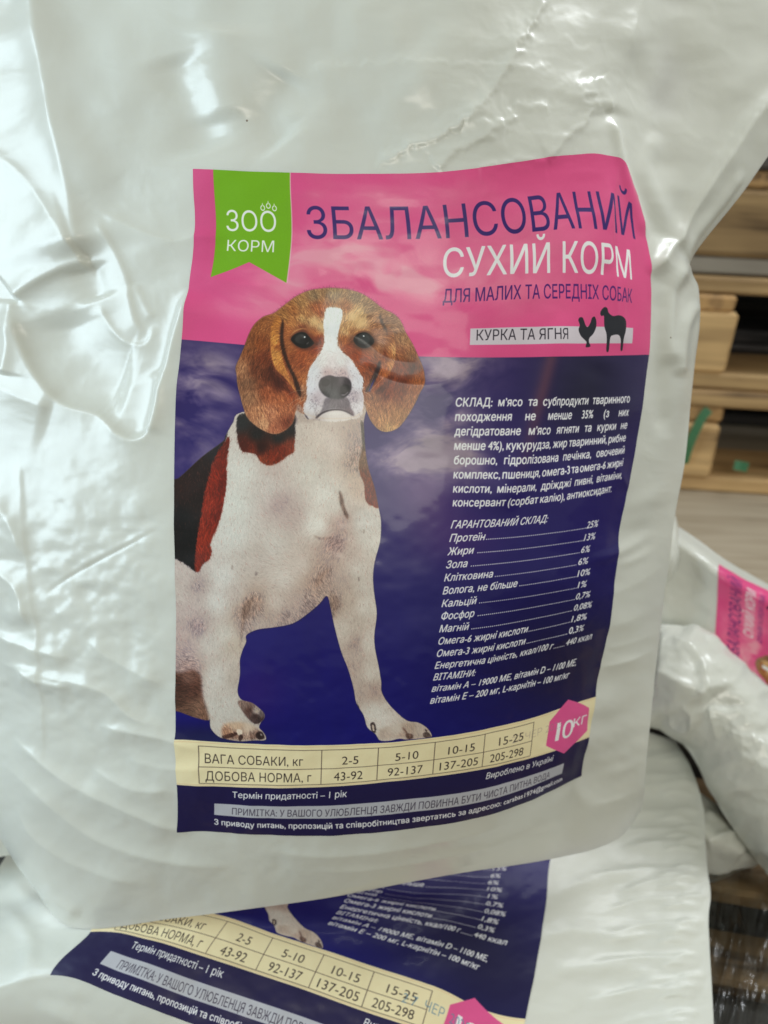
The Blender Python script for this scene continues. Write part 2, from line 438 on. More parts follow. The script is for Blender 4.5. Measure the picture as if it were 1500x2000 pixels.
    # ---- head
    head = Hc([(500, 955), (470, 995), (420, 1028), (370, 1040), (310, 1022), (250, 987), (190, 930), (160, 860), (138, 780), (118, 700), (114, 640), (108, 585), (135, 520), (165, 450), (200, 360), (240, 290), (300, 240), (370, 215), (430, 168), (520, 102), (610, 62), (700, 48), (780, 45),
               (870, 55), (960, 80), (1040, 130), (1110, 185), (1185, 222), (1232, 270), (1265, 345), (1312, 425), (1350, 510), (1382, 585), (1396, 660), (1390, 710), (1362, 760), (1330, 830), (1290, 900), (1240, 972), (1195, 1010), (1130, 1026), (1078, 1008), (1030, 955), (1000, 890), (985, 830), (975, 880), (900, 930), (700, 935), (560, 900), (520, 880)])
    mh = mask(head, 0.9, 4)
    rim = np.clip(blur(mh, 3.0) * 2 - 1, 0, 1)
    hc = [(300, 300, (142, 88, 46)), (210, 430, (128, 78, 42)), (270, 420, (136, 76, 36)), (300, 520, (112, 56, 28)), (250, 600, (110, 60, 34)), (330, 640, (92, 46, 26)), (400, 700, (86, 38, 24)), (150, 600, (168, 118, 82)), (180, 690, (128, 90, 62)),
          (200, 800, (150, 108, 76)), (330, 760, (150, 84, 50)), (420, 790, (168, 98, 60)), (480, 760, (150, 76, 42)), (250, 880, (178, 122, 86)), (350, 900, (186, 122, 88)), (440, 880, (176, 108, 72)), (370, 990, (176, 108, 76)), (460, 960, (128, 70, 46)), (300, 970, (190, 138, 102)),
          (440, 230, (158, 108, 60)), (560, 150, (166, 122, 76)), (500, 200, (160, 102, 56)), (640, 100, (150, 120, 84)), (780, 80, (152, 126, 92)), (920, 110, (144, 118, 86)), (1020, 180, (142, 112, 80)), (650, 180, (168, 98, 56)), (690, 210, (160, 88, 50)), (600, 220, (180, 122, 74)),
          (640, 270, (212, 172, 124)), (570, 260, (192, 146, 96)), (690, 310, (206, 170, 126)), (500, 290, (188, 124, 72)), (470, 340, (164, 98, 52)), (470, 450, (156, 94, 52)), (560, 320, (122, 66, 36)), (640, 350, (168, 102, 56)), (670, 400, (134, 58, 26)), (650, 450, (146, 66, 32)),
          (560, 490, (160, 84, 42)), (500, 520, (146, 80, 42)), (560, 560, (148, 78, 40)), (610, 540, (166, 92, 50)), (530, 640, (160, 94, 52)), (570, 660, (172, 106, 62)), (560, 740, (166, 116, 84)), (860, 180, (160, 104, 62)), (900, 240, (212, 176, 126)), (960, 200, (196, 158, 110)), (870, 270, (196, 150, 102)),
          (960, 280, (206, 168, 122)), (1040, 250, (168, 122, 84)), (1060, 320, (158, 106, 68)), (850, 340, (192, 148, 104)), (850, 400, (164, 98, 54)), (880, 450, (142, 68, 32)), (900, 350, (170, 120, 80)), (930, 510, (152, 72, 32)), (1000, 540, (146, 68, 30)), (960, 590, (162, 84, 42)), (1060, 500, (150, 94, 60)), (1070, 440, (160, 112, 78)),
          (1060, 590, (112, 58, 34)), (1010, 640, (136, 74, 40)), (1000, 690, (150, 92, 58)), (1180, 280, (146, 108, 76)), (1250, 400, (160, 116, 78)), (1300, 500, (152, 104, 66)), (1230, 480, (150, 96, 60)), (1240, 590, (122, 60, 30)), (1310, 590, (84, 40, 24)), (1350, 640, (148, 86, 46)), (1240, 680, (110, 50, 26)), (1340, 720, (152, 92, 52)),
          (1160, 700, (138, 64, 30)), (1230, 760, (118, 62, 34)), (1130, 770, (118, 58, 34)), (1060, 800, (150, 100, 64)), (1150, 850, (160, 108, 70)), (1280, 800, (150, 98, 60)), (1100, 920, (166, 118, 78)), (1200, 900, (158, 112, 72)), (1150, 990, (182, 136, 90)), (1250, 920, (160, 114, 72)), (1030, 880, (160, 110, 72))]
    lay(mh, field(hc, Hc, 11), True)
    # left ear's front fold and crease
    lay(mask(Hc([(392, 235), (360, 280), (345, 350), (346, 430), (352, 510), (378, 592), (430, 645), (478, 700), (512, 748), (512, 710), (470, 640), (432, 540), (414, 430), (408, 340), (420, 270)]), 1.2),
        field([(380, 280, (176, 112, 54)), (375, 400, (196, 128, 64)), (380, 500, (202, 136, 72)), (420, 590, (190, 122, 64)), (470, 670, (184, 116, 66)), (405, 440, (158, 92, 44))], Hc, 8))
    lay(mask(Hc([(428, 262), (414, 330), (412, 420), (430, 500), (465, 590), (496, 660), (520, 740), (548, 790), (552, 740), (524, 660), (480, 570), (448, 470), (434, 380), (438, 300)]), 2.2) * .92, (52, 28, 16))
    lay(mask(Hc([(345, 540), (365, 610), (430, 680), (500, 760), (470, 760), (380, 690), (330, 620)]), 5) * .55, (70, 30, 18))
    # right ear's front fold and crease
    lay(mask(Hc([(1168, 330), (1192, 400), (1196, 480), (1186, 560), (1156, 625), (1110, 690), (1050, 745), (1034, 742), (1070, 650), (1098, 570), (1112, 480), (1128, 390), (1130, 310)]), 1.4),
        field([(1150, 380, (150, 98, 60)), (1160, 480, (168, 108, 66)), (1184, 470, (206, 150, 98)), (1130, 600, (160, 90, 48)), (1168, 590, (188, 128, 76)), (1080, 690, (142, 74, 38)), (1115, 500, (112, 60, 36))], Hc, 8))
    lay(mask(Hc([(1092, 215), (1106, 262), (1130, 310), (1142, 370), (1122, 330), (1096, 290), (1084, 245)]), 3) * .8, (62, 50, 42))
    lay(mask(Hc([(1092, 540), (1086, 610), (1052, 690), (1012, 750), (990, 745), (1015, 700), (1050, 620), (1075, 560)]), 2) * .9, (46, 26, 26))
    lay(mask(Hc([(1046, 672), (1052, 676), (1022, 745), (1014, 742)]), 1) * .9, (60, 50, 120))
    lay(mask(Hc([(1060, 742), (1120, 700), (1165, 640), (1180, 660), (1140, 730), (1080, 775)]), 4) * .6, (72, 32, 20))
    # white blaze, muzzle, chin
    bl = mask(Hc([(722, 190), (760, 176), (828, 190), (836, 235), (818, 300), (806, 370), (806, 430), (832, 478), (880, 515), (922, 572), (950, 622), (978, 670), (972, 740), (980, 810), (976, 880), (950, 925), (900, 938), (840, 950), (760, 955), (700, 950), (640, 945), (596, 934), (574, 905),
                  (568, 860), (588, 790), (592, 690), (604, 612), (640, 545), (684, 482), (706, 432), (712, 370), (704, 300), (712, 235)]), 1.6)
    bl = furry(bl, .26, 3.2)
    lay(bl, field([(770, 230, (218, 222, 216)), (765, 330, (220, 224, 220)), (755, 430, (222, 222, 218)), (700, 540, (214, 208, 204)), (820, 540, (216, 208, 204)), (760, 560, (208, 196, 194)), (640, 620, (212, 210, 212)), (900, 600, (216, 210, 212)), (740, 620, (186, 162, 160)), (840, 625, (186, 162, 160)),
                   (620, 720, (212, 208, 214)), (940, 700, (212, 208, 212)), (620, 850, (212, 206, 208)), (660, 790, (186, 172, 176)), (930, 850, (208, 200, 202)), (920, 780, (180, 166, 170)), (600, 920, (196, 186, 184)), (640, 960, (184, 166, 158)), (760, 950, (214, 202, 194)), (860, 950, (212, 200, 192)), (950, 960, (196, 180, 172)), (560, 960, (184, 168, 158))], Hc, 9))
    jn = mask(Hc([(525, 840), (560, 860), (570, 905), (600, 937), (660, 935), (620, 960), (560, 960), (515, 960)]), 3)
    lay(jn * .6, (168, 150, 140))
    # speckles on the muzzle
    sp = np.zeros((H, W))
    for _ in range(230):
        side = random.random() < .45
        x, y = (random.gauss(648, 26), random.gauss(830, 45)) if side else (random.gauss(905, 24), random.gauss(815, 50))
        if random.random() < .25:
            x, y = random.gauss(790, 70), random.gauss(625, 16)
        cx, cy = cv(Hc([(x, y)]))[0]
        r = random.uniform(.8, 1.9)
        a, b = int(cy), int(cx)
        sl = (slice(a - 5, a + 6), slice(b - 5, b + 6))
        sp[sl] = np.maximum(sp[sl], np.exp(-(((xx[sl] - cx) ** 2 + (yy[sl] - cy) ** 2) / (2 * r * r))) * random.uniform(.25, .6))
    lay(sp, (96, 78, 82))
    # nose, lips
    lay(mask(Hc([(668, 900), (660, 915), (690, 880), (700, 850), (716, 800), (760, 790), (850, 785), (880, 815), (892, 860), (915, 905), (898, 915), (850, 880), (790, 868), (740, 874), (700, 892)]), 3.0) * .85,
        field([(720, 850, (128, 118, 114)), (780, 820, (104, 94, 92)), (850, 840, (98, 86, 86)), (880, 890, (104, 84, 84)), (760, 860, (112, 104, 100))], Hc, 8))
    lay(mask(Hc([(575, 900), (600, 930), (604, 942), (585, 925)]), 1.2) * .8, (70, 58, 58))
    lay(mask(Hc([(652, 925), (690, 893), (750, 872), (820, 870), (875, 888), (908, 915), (870, 896), (820, 880), (755, 882), (700, 902), (662, 932)]), 1.2) * .9, (74, 64, 62))
    lay(mask(Hc([(720, 905), (780, 888), (830, 900), (780, 912)]), 2) * .5, (226, 216, 208))
    lay(mask(Hc([(672, 700), (684, 668), (712, 648), (750, 640), (790, 650), (850, 650), (888, 676), (896, 722), (880, 765), (842, 795), (795, 802), (735, 790), (696, 762), (678, 730)]), 1.8),
        field([(720, 670, (70, 60, 60)), (780, 665, (52, 44, 46)), (850, 680, (62, 52, 54)), (830, 670, (96, 84, 84)), (740, 740, (82, 80, 76)), (780, 770, (90, 88, 84)), (850, 745, (36, 30, 32)), (700, 720, (66, 60, 58))], Hc, 7))
    lay(mask(Hc([(690, 690), (710, 668), (740, 668), (750, 690), (730, 712), (700, 712)]), 1.5) * .85, (34, 27, 28))
    lay(mask(Hc([(820, 720), (850, 700), (880, 712), (876, 748), (846, 765), (825, 752)]), 1.5) * .9, (26, 21, 22))
    lay(mask(Hc([(828, 770), (850, 768), (870, 752), (872, 758), (852, 776), (832, 778)]), .8) * .7, (150, 140, 138))
    lay(mask(Hc([(755, 655), (775, 650), (770, 700), (762, 740), (757, 700)]), 1.5) * .5, (34, 28, 28))
    # eyes
    lay(mask(Hc([(478, 395), (500, 360), (545, 335), (590, 338), (625, 365), (655, 405), (690, 420), (640, 455), (580, 470), (520, 450)]), 4.5) * .6, (78, 42, 26))
    lay(mask(Hc([(486, 400), (500, 370), (540, 348), (580, 350), (610, 378), (632, 405), (640, 425), (608, 448), (565, 456), (520, 436)]), 1.2), (18, 14, 12))
    lay(mask(Hc([(510, 398), (528, 368), (560, 360), (588, 378), (592, 408), (566, 426), (530, 420)]), 1.6) * .9,
        field([(530, 390, (62, 60, 54)), (560, 405, (38, 36, 34)), (570, 375, (76, 74, 68)), (585, 400, (30, 26, 24))], Hc, 4))
    lay(mask(Hc([(572, 378), (579, 374), (583, 380), (577, 386)]), .6), (225, 228, 228))
    lay(mask(Hc([(590, 425), (604, 412), (606, 418), (594, 430)]), .8) * .6, (150, 145, 140))
    lay(mask(Hc([(880, 400), (920, 360), (960, 335), (1010, 336), (1050, 370), (1068, 410), (1040, 455), (980, 472), (925, 455)]), 4.5) * .6, (82, 48, 30))
    lay(mask(Hc([(910, 405), (925, 370), (960, 350), (1000, 350), (1036, 378), (1050, 410), (1028, 440), (985, 456), (940, 442)]), 1.2), (30, 26, 24))
    lay(mask(Hc([(935, 398), (950, 366), (985, 358), (1015, 378), (1018, 410), (990, 430), (952, 424)]), 1.6) * .9, (64, 66, 62))
    lay(mask(Hc([(973, 372), (979, 368), (984, 374), (978, 379)]), .6), (235, 238, 238))
    for P in ([(480, 372), (510, 335), (560, 318), (590, 330), (560, 326), (515, 345)], [(905, 362), (945, 330), (1000, 324), (1045, 352), (1000, 334), (950, 340)]):
        lay(mask(Hc(P), 1.2) * .7, (206, 146, 92))
    lay(mask(Hc([(585, 335), (600, 350), (630, 372), (660, 384), (690, 378), (700, 400), (650, 410), (615, 380)]), 3) * .5, (120, 54, 26))

    # ---- fur strokes follow a direction field
    n = 60000
    ys, xs = np.nonzero(alpha > .6)
    k = rng.integers(0, len(ys), n)
    px = xs[k] + rng.random(n)
    py = ys[k] + rng.random(n)
    ang = angles(px, py) + rng.normal(0, .25, n)
    curl = rng.normal(0, .035, n)
    col = rgbc[py.astype(int), px.astype(int)].copy()
    lum = col.mean(1)
    var = np.where(lum > .6, .07, np.where(lum > .2, .17, .05))
    gain = 1 + rng.normal(0, 1, n) * var
    gain += (fbm(px / 9, py / 9, 21, 2) - .5) * np.where(lum > .6, .10, .35)
    col = np.clip(col * gain[:, None] + np.where(lum < .2, .02, 0)[:, None] * rng.random(n)[:, None] * np.array([1.5, .9, .7]), 0, 1)
    L = rng.integers(6, 16, n)
    detail = blur(np.abs(rgbc.mean(2) - blur(rgbc.mean(2), 4)), 1.5)
    face = np.zeros((H, W))
    for (x, y), r in zip(cv(Hc([(560, 400), (980, 400), (785, 720), (785, 880), (600, 920)])), (56, 54, 72, 70, 30)):
        face = np.maximum(face, np.exp(-(((xx - x) ** 2 + (yy - y) ** 2) / r**2) ** 2))
    keep = (detail[py.astype(int), px.astype(int)] < .03) | (face[py.astype(int), px.astype(int)] < .3)
    al = np.where(lum > .6, .34, .42) * keep
    for s in range(14):
        live = (s < L)
        xi = np.clip(px.astype(int), 0, W - 1)
        yi = np.clip(py.astype(int), 0, H - 1)
        for dx, dy, wgt in ((0, 0, 1.0), (1, 0, .35)):
            x2 = np.clip(xi + dx, 0, W - 1)
            m = live & (al > 0)
            a = (al * wgt * (1 - s / 16))[m, None]
            rgbc[yi[m], x2[m]] = rgbc[yi[m], x2[m]] * (1 - a) + col[m] * a
            alpha[yi[m], x2[m]] = np.maximum(alpha[yi[m], x2[m]], a[:, 0] * 1.1)
        ang = ang + curl
        px = px + np.cos(ang)
        py = py + np.sin(ang)
    lum = rgbc.mean(2)
    amp = np.where(lum > .6, .036, np.where(lum > .2, .15, .05))
    amp = blur(amp, 2) * (1 - .9 * face)
    rgbc = np.clip(rgbc * (1 + amp * np.clip(STR, -2.2, 2.2))[..., None], 0, 1)
    # light hair at the outline of the head
    edge = np.clip(mh - rim, 0, 1) * (yy < 985)
    lay(edge * .35, (196, 160, 122))
    rgbc = np.clip(rgbc * np.where(rgbc.mean(2, keepdims=True) < .6, np.array([.93, .94, 1.0]), 1) + .05 * np.sin((rgbc - .5) * 2 * math.pi) * .6, 0, 1)
    mmn = rgbc.mean(2, keepdims=True)
    rgbc = np.clip(mmn + (rgbc - mmn) * 1.0, 0, 1)
    # whiskers
    for P in ([(575, 742), (520, 745), (455, 775)], [(570, 788), (510, 810), (465, 850)], [(575, 805), (520, 835), (480, 880)], [(980, 752), (1010, 765), (1030, 785)], [(975, 800), (1000, 850), (1005, 900)], [(980, 815), (1015, 840)], [(1020, 745), (1080, 690), (1120, 650)], [(1005, 750), (1030, 690), (1050, 640)]):
        Q = cv(Hc(P))
        tpar = np.linspace(0, 1, 90)
        q = basis(np.linspace(0, 1, len(Q)), tpar) @ Q
        for (x, y), t in zip(q, tpar):
            rgbc[int(y), int(x)] = rgbc[int(y), int(x)] * (.35 + .3 * t) + rgb(232, 206, 176) * (.65 - .3 * t)
            alpha[int(y), int(x)] = 1
    return rgbc, np.clip(alpha, 0, 1), (OX, OY, S, W, H)


def glyph_edges(s, off=0.0):
    c = bpy.data.curves.new('t', 'FONT')
    c.body = s
    c.resolution_u = 4
    c.offset = off
    c.fill_mode = 'NONE'
    o = bpy.data.objects.new('t', c)
    COL.objects.link(o)
    bpy.context.view_layer.update()
    me = o.evaluated_get(bpy.context.evaluated_depsgraph_get()).to_mesh()
    v = np.empty(len(me.vertices) * 3, 'f')
    me.vertices.foreach_get('co', v)
    v = v.reshape(-1, 3)[:, :2].astype(float)
    e = np.empty(len(me.edges) * 2, 'i')
    me.edges.foreach_get('vertices', e)
    e = e.reshape(-1, 2).copy()
    # edges of one loop run on: turn the closing edge so that every loop has one sense
    big = np.abs(e[:, 1] - e[:, 0]) > 1
    lo, hi = e.min(1), e.max(1)
    e = np.stack([np.where(big, hi, lo), np.where(big, lo, hi)], 1)
    bpy.data.objects.remove(o)
    bpy.data.curves.remove(c)
    return v, e


def paint_label():
    bx, by = face_xy((np.arange(TW) + .5) / K, (np.arange(TH) + .5) / K)      # frame pixel of each texel
    uu = np.broadcast_to((np.arange(TW) + .5) / K, (TH, TW))
    vv = np.broadcast_to(((np.arange(TH) + .5) / K)[:, None], (TH, TW))
    # sky: pink over navy, with clouds
    w1 = fbm(uu / 150, vv / 110, 11, 3)
    w2 = fbm(uu / 150 + 31, vv / 110, 14, 3)
    cl = fbm(uu / 120 + 1.8 * w1, vv / 60 + 1.8 * w2, 17, 5, .55)
    cl2 = fbm(uu / 40 + 2 * w2, vv / 26 + 2 * w1, 27, 4)
    img = np.empty((TH, TW, 3))

    def blob(x, y, rx, ry, rot=0):
        c, s = math.cos(math.radians(rot)), math.sin(math.radians(rot))
        dx, dy = bx - x, by - y
        a = (dx * c + dy * s) / rx
        b = (-dx * s + dy * c) / ry
        return np.exp(-(a * a + b * b))

    pink = rgb(214, 76, 130) * np.ones((TH, TW, 1))
    pd = np.clip(.5 * blob(400, 420, 120, 160) + .35 * blob(1180, 400, 160, 120), 0, 1)[..., None]
    pink = pink * (1 - pd) + rgb(196, 74, 122) * pd
    m = np.clip(blob(640, 500, 130, 60, -8) + .9 * blob(720, 545, 150, 40) + .7 * blob(590, 580, 90, 40, -20) + .6 * blob(880, 560, 160, 60) + .5 * blob(800, 380, 160, 30) + .35 * blob(1050, 480, 140, 90) + .5 * blob(470, 600, 70, 24), 0, 1)
    m = np.clip(m * (.25 + 2.6 * (cl - .38)) + .25 * m * (cl2 - .5), 0, 1)[..., None]
    pink = pink * (1 - m) + rgb(234, 146, 166) * m
    nt = np.clip((vv - 350) / 800, 0, 1)[..., None]
    navy = rgb(48, 34, 90) * (1 - nt) + rgb(20, 17, 102) * nt
    nd = np.clip(.9 * blob(1150, 760, 110, 120) + .8 * blob(1120, 1300, 200, 160) + .7 * blob(380, 1440, 120, 30), 0, 1)[..., None]
    navy = navy * (1 - nd) + rgb(26, 22, 50) * nd
    pr = np.clip(.7 * blob(830, 960, 70, 60) + .5 * blob(880, 1050, 90, 60) + .3 * blob(500, 1350, 60, 60), 0, 1)[..., None]
    navy = navy * (1 - pr) + rgb(76, 38, 104) * pr
    m = np.clip(1.2 * blob(410, 740, 70, 60, 30) + blob(385, 830, 50, 60) + .9 * blob(800, 800, 90, 110) + 1.0 * blob(860, 760, 60, 80) + .9 * blob(800, 900, 110, 34, 10) + .6 * blob(900, 890, 60, 50) + .5 * blob(400, 900, 60, 20, -20) + .8 * blob(860, 700, 120, 40), 0, 1)
    m = np.clip(m * (.2 + 3.0 * (cl - .36)) + .55 * m * (cl2 - .5), 0, 1)[..., None]
    cc = rgb(148, 130, 146) * (.85 + .3 * cl2[..., None])
    navy = navy * (1 - m) + cc * m
    # coppery sheen of the film's long fold, painted into the print
    st = np.exp(-((bx - (1075 - (by - 690) * .26)) / 13) ** 2) * np.clip((960 - by) / 180, 0, 1) * .55
    navy = navy * (1 - st[..., None]) + rgb(112, 66, 74) * st[..., None]
    vb = 350.0
    e = np.clip((vv - vb) * K + .5, 0, 1)[..., None]
    img = pink * (1 - e) + navy * e
    # floor reflection under the paws
    fl = np.clip((vv - 1120) / 40, 0, 1) * np.clip(1 - np.abs(bx - 440) / 150, 0, 1) * .5
    img = img * (1 - fl[..., None]) + rgb(40, 52, 92) * fl[..., None]

    rgbc, al, (OX, OY, S, W, H) = paint_dog()
    qx = (bx - OX) * S
    qy = (by - OY) * S
    ok = (qx >= 0) & (qx < W - 2) & (qy >= 0) & (qy < H - 2)
    qx = np.clip(qx, 0, W - 2.01)
    qy = np.clip(qy, 0, H - 2.01)
    a, b = qy.astype(int), qx.astype(int)
    fy, fx = (qy - a)[..., None], (qx - b)[..., None]
    D = np.concatenate([rgbc * al[..., None], al[..., None]], 2)
    s = (D[a, b] * (1 - fx) + D[a, b + 1] * fx) * (1 - fy) + (D[a + 1, b] * (1 - fx) + D[a + 1, b + 1] * fx) * fy
    s = s * ok[..., None] * (vv < 1159)[..., None]
    img = img * (1 - s[..., 3:]) + s[..., :3]

    def fill(P, col, a=1.0, blurs=0):
        nonlocal img
        P = np.asarray(P, float) * K
        x0, y0 = np.floor(P.min(0)).astype(int) - 3
        x1, y1 = np.ceil(P.max(0)).astype(int) + 3
        x0, y0, x1, y1 = max(x0, 0), max(y0, 0), min(x1, TW), min(y1, TH)
        m = raster(poly_edges(P - (x0, y0)), x1 - x0, y1 - y0)
        if blurs:
            m = blur(m, blurs)
        m = m[..., None] * a
        img[y0:y1, x0:x1] = img[y0:y1, x0:x1] * (1 - m) + (np.asarray(col) / 255.) * m

    def fpx(P, col, a=1.0, sm=False):
        P = [inv(*p) for p in P]
        fill(loop_smooth(P) if sm else P, col, a)

    def text(s, p0, p1, cap, col, bold=0.0, sh=0.0, a=1.0, uv=False, capscale=.729, soft=0):
        """write s from p0 to p1 (frame pixels at the baseline), capital height cap in label units"""
        nonlocal img
        (u0, v0), (u1, v1) = (p0, p1) if uv else (inv(*p0), inv(*p1))
        v, e = glyph_edges(s)
        size = cap / capscale
        xa, xb = v[:, 0].min(), v[:, 0].max()
        wlen = math.hypot(u1 - u0, v1 - v0)
        ex = np.array([(u1 - u0), (v1 - v0)]) / wlen
        ey = np.array([-ex[1], ex[0]])
        X = (v[:, 0] - xa) * (wlen / (xb - xa)) + sh * v[:, 1] * size
        Y = -v[:, 1] * size
        P = (np.array([u0, v0]) + X[:, None] * ex + Y[:, None] * ey) * K
        x0, y0 = np.maximum(np.floor(P.min(0)).astype(int) - 3, 0)
        x1 = min(int(P[:, 0].max()) + 4, TW)
        y1 = min(int(P[:, 1].max()) + 4, TH)
        Q = P - (x0, y0)
        m = raster(np.concatenate([Q[e[:, 0]], Q[e[:, 1]]], 1), x1 - x0, y1 - y0)
        if bold > 0:
            m = np.clip(blur(m, bold) * 2.1, 0, 1)
        elif bold < 0:
            m = np.clip(blur(m, -bold) * 1.6 - .5, 0, 1)
        m = m[..., None] * a
        img[y0:y1, x0:x1] = img[y0:y1, x0:x1] * (1 - m) + (np.asarray(col) / 255.) * m

    # ribbon
    fpx([(417, 331), (567, 336), (560, 553), (487, 512), (413, 542)], (112, 166, 20))
    fill([(inv(566, 337)[0], 0), (inv(568, 337)[0], 0), inv(562, 553), inv(560, 553)], (230, 180, 190), .8)
    WH = (236, 234, 236)
    text('ЗОО', (442, 451), (540, 453), 41, WH, -.6)
    text('КОРМ', (443, 490), (535, 493), 23, WH)
    for x, y in ((513, 406), (524, 402), (536, 407)):
        c = inv(x, y)
        t = np.linspace(0, 2 * math.pi, 24, endpoint=False)
        tear = lambda r: [(c[0] + r * .8 * math.sin(k), c[1] - r * math.cos(k) - (r * .9 if abs(math.sin(k)) < .1 and math.cos(k) > 0 else 0)) for k in t]
        P = np.concatenate([poly_edges(np.array(tear(5.6)) * K), poly_edges(np.array(tear(3.6))[::-1] * K)])
        x0, y0 = int(c[0] * K) - 14, int(c[1] * K) - 20
        P = P - np.array([x0, y0, x0, y0])
        m = raster(P, 28, 36)[..., None]
        img[y0:y0 + 36, x0:x0 + 28] = img[y0:y0 + 36, x0:x0 + 28] * (1 - m) + np.array(WH) / 255 * m
    # title
    text('ЗБАЛАНСОВАНИЙ', (600, 466), (1239, 468), 64, (52, 28, 100))
    text('СУХИЙ КОРМ', (865, 541), (1230, 547), 52, WH, .6)
    text('ДЛЯ МАЛИХ ТА СЕРЕДНІХ СОБАК', (865, 591), (1231, 592), 25, (74, 26, 104), .35)
    a0, a1 = inv(917, 674), inv(1233, 672)
    top = inv(917, 642)[1]
    fill([(a0[0], top), (a1[0], top), (a1[0], a0[1]), (a0[0], a0[1])], (200, 190, 198))
    text('КУРКА ТА ЯГНЯ', (930, 665), (1105, 663), 20, (42, 36, 46), .0)

    def R1(P):
        return [(340 + x / 1.5625, 290 + y / 1.5625) for x, y in P]
    fpx(R1([(1231, 524), (1236, 516), (1244, 517), (1249, 528), (1253, 540), (1260, 545), (1268, 532), (1272, 518), (1280, 514), (1285, 528), (1284, 548), (1276, 566), (1265, 578), (1263, 590), (1268, 604), (1254, 606), (1256, 592), (1250, 584), (1238, 572), (1231, 554), (1235, 540)]), (34, 34, 42), sm=True)
    fpx(R1([(1296, 504), (1300, 493), (1309, 485), (1317, 489), (1321, 502), (1334, 512), (1352, 510), (1366, 516), (1374, 530), (1372, 556), (1367, 580), (1367, 614), (1361, 615), (1359, 586), (1352, 570), (1336, 570), (1327, 578), (1325, 617), (1318, 618), (1317, 590), (1315, 566), (1309, 545), (1308, 525), (1307, 511), (1300, 512)]), (34, 34, 42), sm=True)
    # ingredients, justified
    lines = ['СКЛАД: м’ясо та субпродукти тваринного', 'походження не менше 35% (з них', 'дегідратоване м’ясо ягняти та курки не', 'менше 4%), кукурудза, жир тваринний, рибне',
             'борошно, гідролізована печінка, овочевий', 'комплекс, пшениця, омега-3 та омега-6 жирні', 'кислоти, мінерали, дріжджі пивні, вітаміни,', 'консервант (сорбат калію), антиоксидант.']
    u0, va = inv(889, 794)
    ub, vb2 = inv(1229, 787)
    ul, vl = inv(884, 989)
    cap = 17.0
    sizes = {}

    def wid(w):
        if w not in sizes:
            v, _ = glyph_edges(w)
            sizes[w] = (v[:, 0].max() - v[:, 0].min()) * cap / .729
        return sizes[w]
    full = ub - u0
    need = max(sum(wid(w) for w in l.split()) / (full - 4.6 * (len(l.split()) - 1)) for l in lines[:7])
    for i, l in enumerate(lines):
        vv_ = va + (vl - va) * i / 7
        us = u0 + (ul - u0) * i / 7
        ws = [wid(w) / need for w in l.split()]
        gap = (full - sum(ws)) / (len(ws) - 1) if i < 7 else 5.4
        x = us
        for w, ww in zip(l.split(), ws):
            text(w, (x, vv_), (x + ww, vv_), cap, WH, .95, uv=True)
            x += ww + gap
    tb = [('ГАРАНТОВАНИЙ СКЛАД:', (880, 1032), (1066, 1024), None, None, None),
          ('Протеїн', (877, 1059), (944, 1058), 948, (1143, 1032), (1166, 1029, '25%')),
          ('Жири', (873, 1085), (922, 1084), 931, (1138, 1055), (1160, 1052, '13%')),
          ('Зола', (870, 1111), (910, 1110), 918, (1132, 1079), (1149, 1076, '6%')),
          ('Клітковина', (867, 1134), (959, 1131), 964, (1126, 1103), (1145, 1099, '6%')),
          ('Волога, не більше', (864, 1160), (1006, 1151), 1011, (1124, 1126), (1149, 1121, '10%')),
          ('Кальцій', (862, 1185), (927, 1182), 934, (1124, 1150), (1141, 1147, '1%')),
          ('Фосфор', (860, 1209), (923, 1206), 931, (1120, 1174), (1148, 1169, '0,7%')),
          ('Магній', (857, 1233), (912, 1229), 919, (1117, 1197), (1151, 1191, '0,08%')),
          ('Омега-6 жирні кислоти', (854, 1257), (1028, 1240), 1031, (1113, 1220), (1141, 1214, '1,8%')),
          ('Омега-3 жирні кислоти', (851, 1281), (1023, 1263), 1027, (1107, 1243), (1135, 1237, '0,3%')),
          ('Енергетична цінність, ккал/100 г', (848, 1305), (1077, 1268), 1080, (1102, 1259), (1152, 1247, '440 ккал')),
          ('ВІТАМІНИ:', (845, 1328), (926, 1318), None, None, None),
          ('вітамін А – 19000 МЕ, вітамін D – 1100 МЕ,', (842, 1350), (1124, 1302), None, None, None),
          ('вітамін Е – 200 мг, L-карнітін – 100 мг/кг', (839, 1373), (1111, 1325), None, None, None)]
    vs0, vs1 = inv(880, 1032)[1], inv(839, 1373)[1]
    for i, (s_, p0, p1, dx, q, e_) in enumerate(tb):
        V = vs0 + (vs1 - vs0) * i / (len(tb) - 1)
        ua, ub_ = inv(*p0)[0], inv(*p1)[0]
        text(s_, (ua, V), (ub_, V), 16.5, WH, .7, .20, uv=True)
        if dx:
            ud = inv(dx, p1[1])[0]
            ue = inv(*q)[0]
            x = ud
            while x < ue - 2:
                fill([(x, V), (x + 2.1, V), (x + 2.3, V - 2.3), (x + .2, V - 2.3)], WH)
                x += 4.3
            text(e_[2], (ue + 1, V), (inv(e_[0], e_[1])[0], V), 16, WH, .6, .20, uv=True)
    # cream band with the feeding table
    fill([(0, 1160), (930, 1160), (930, 1256), (0, 1256)], (232, 212, 172))
    fill([(0, 1163), (930, 1163), (930, 1165), (0, 1165)], (200, 172, 132), .5)
    fill([(0, 1252), (930, 1252), (930, 1254), (0, 1254)], (200, 172, 132), .5)
    tl, tr_ = inv(389, 1454)[0], inv(1040, 1440)[0]
    v0_, v1_, v2_ = 1171., 1214., 1249.
    DK = (64, 52, 50)
    cols = [tl, inv(628, 1490)[0], inv(738, 1485)[0], inv(848, 1470)[0], inv(945, 1450)[0], tr_]
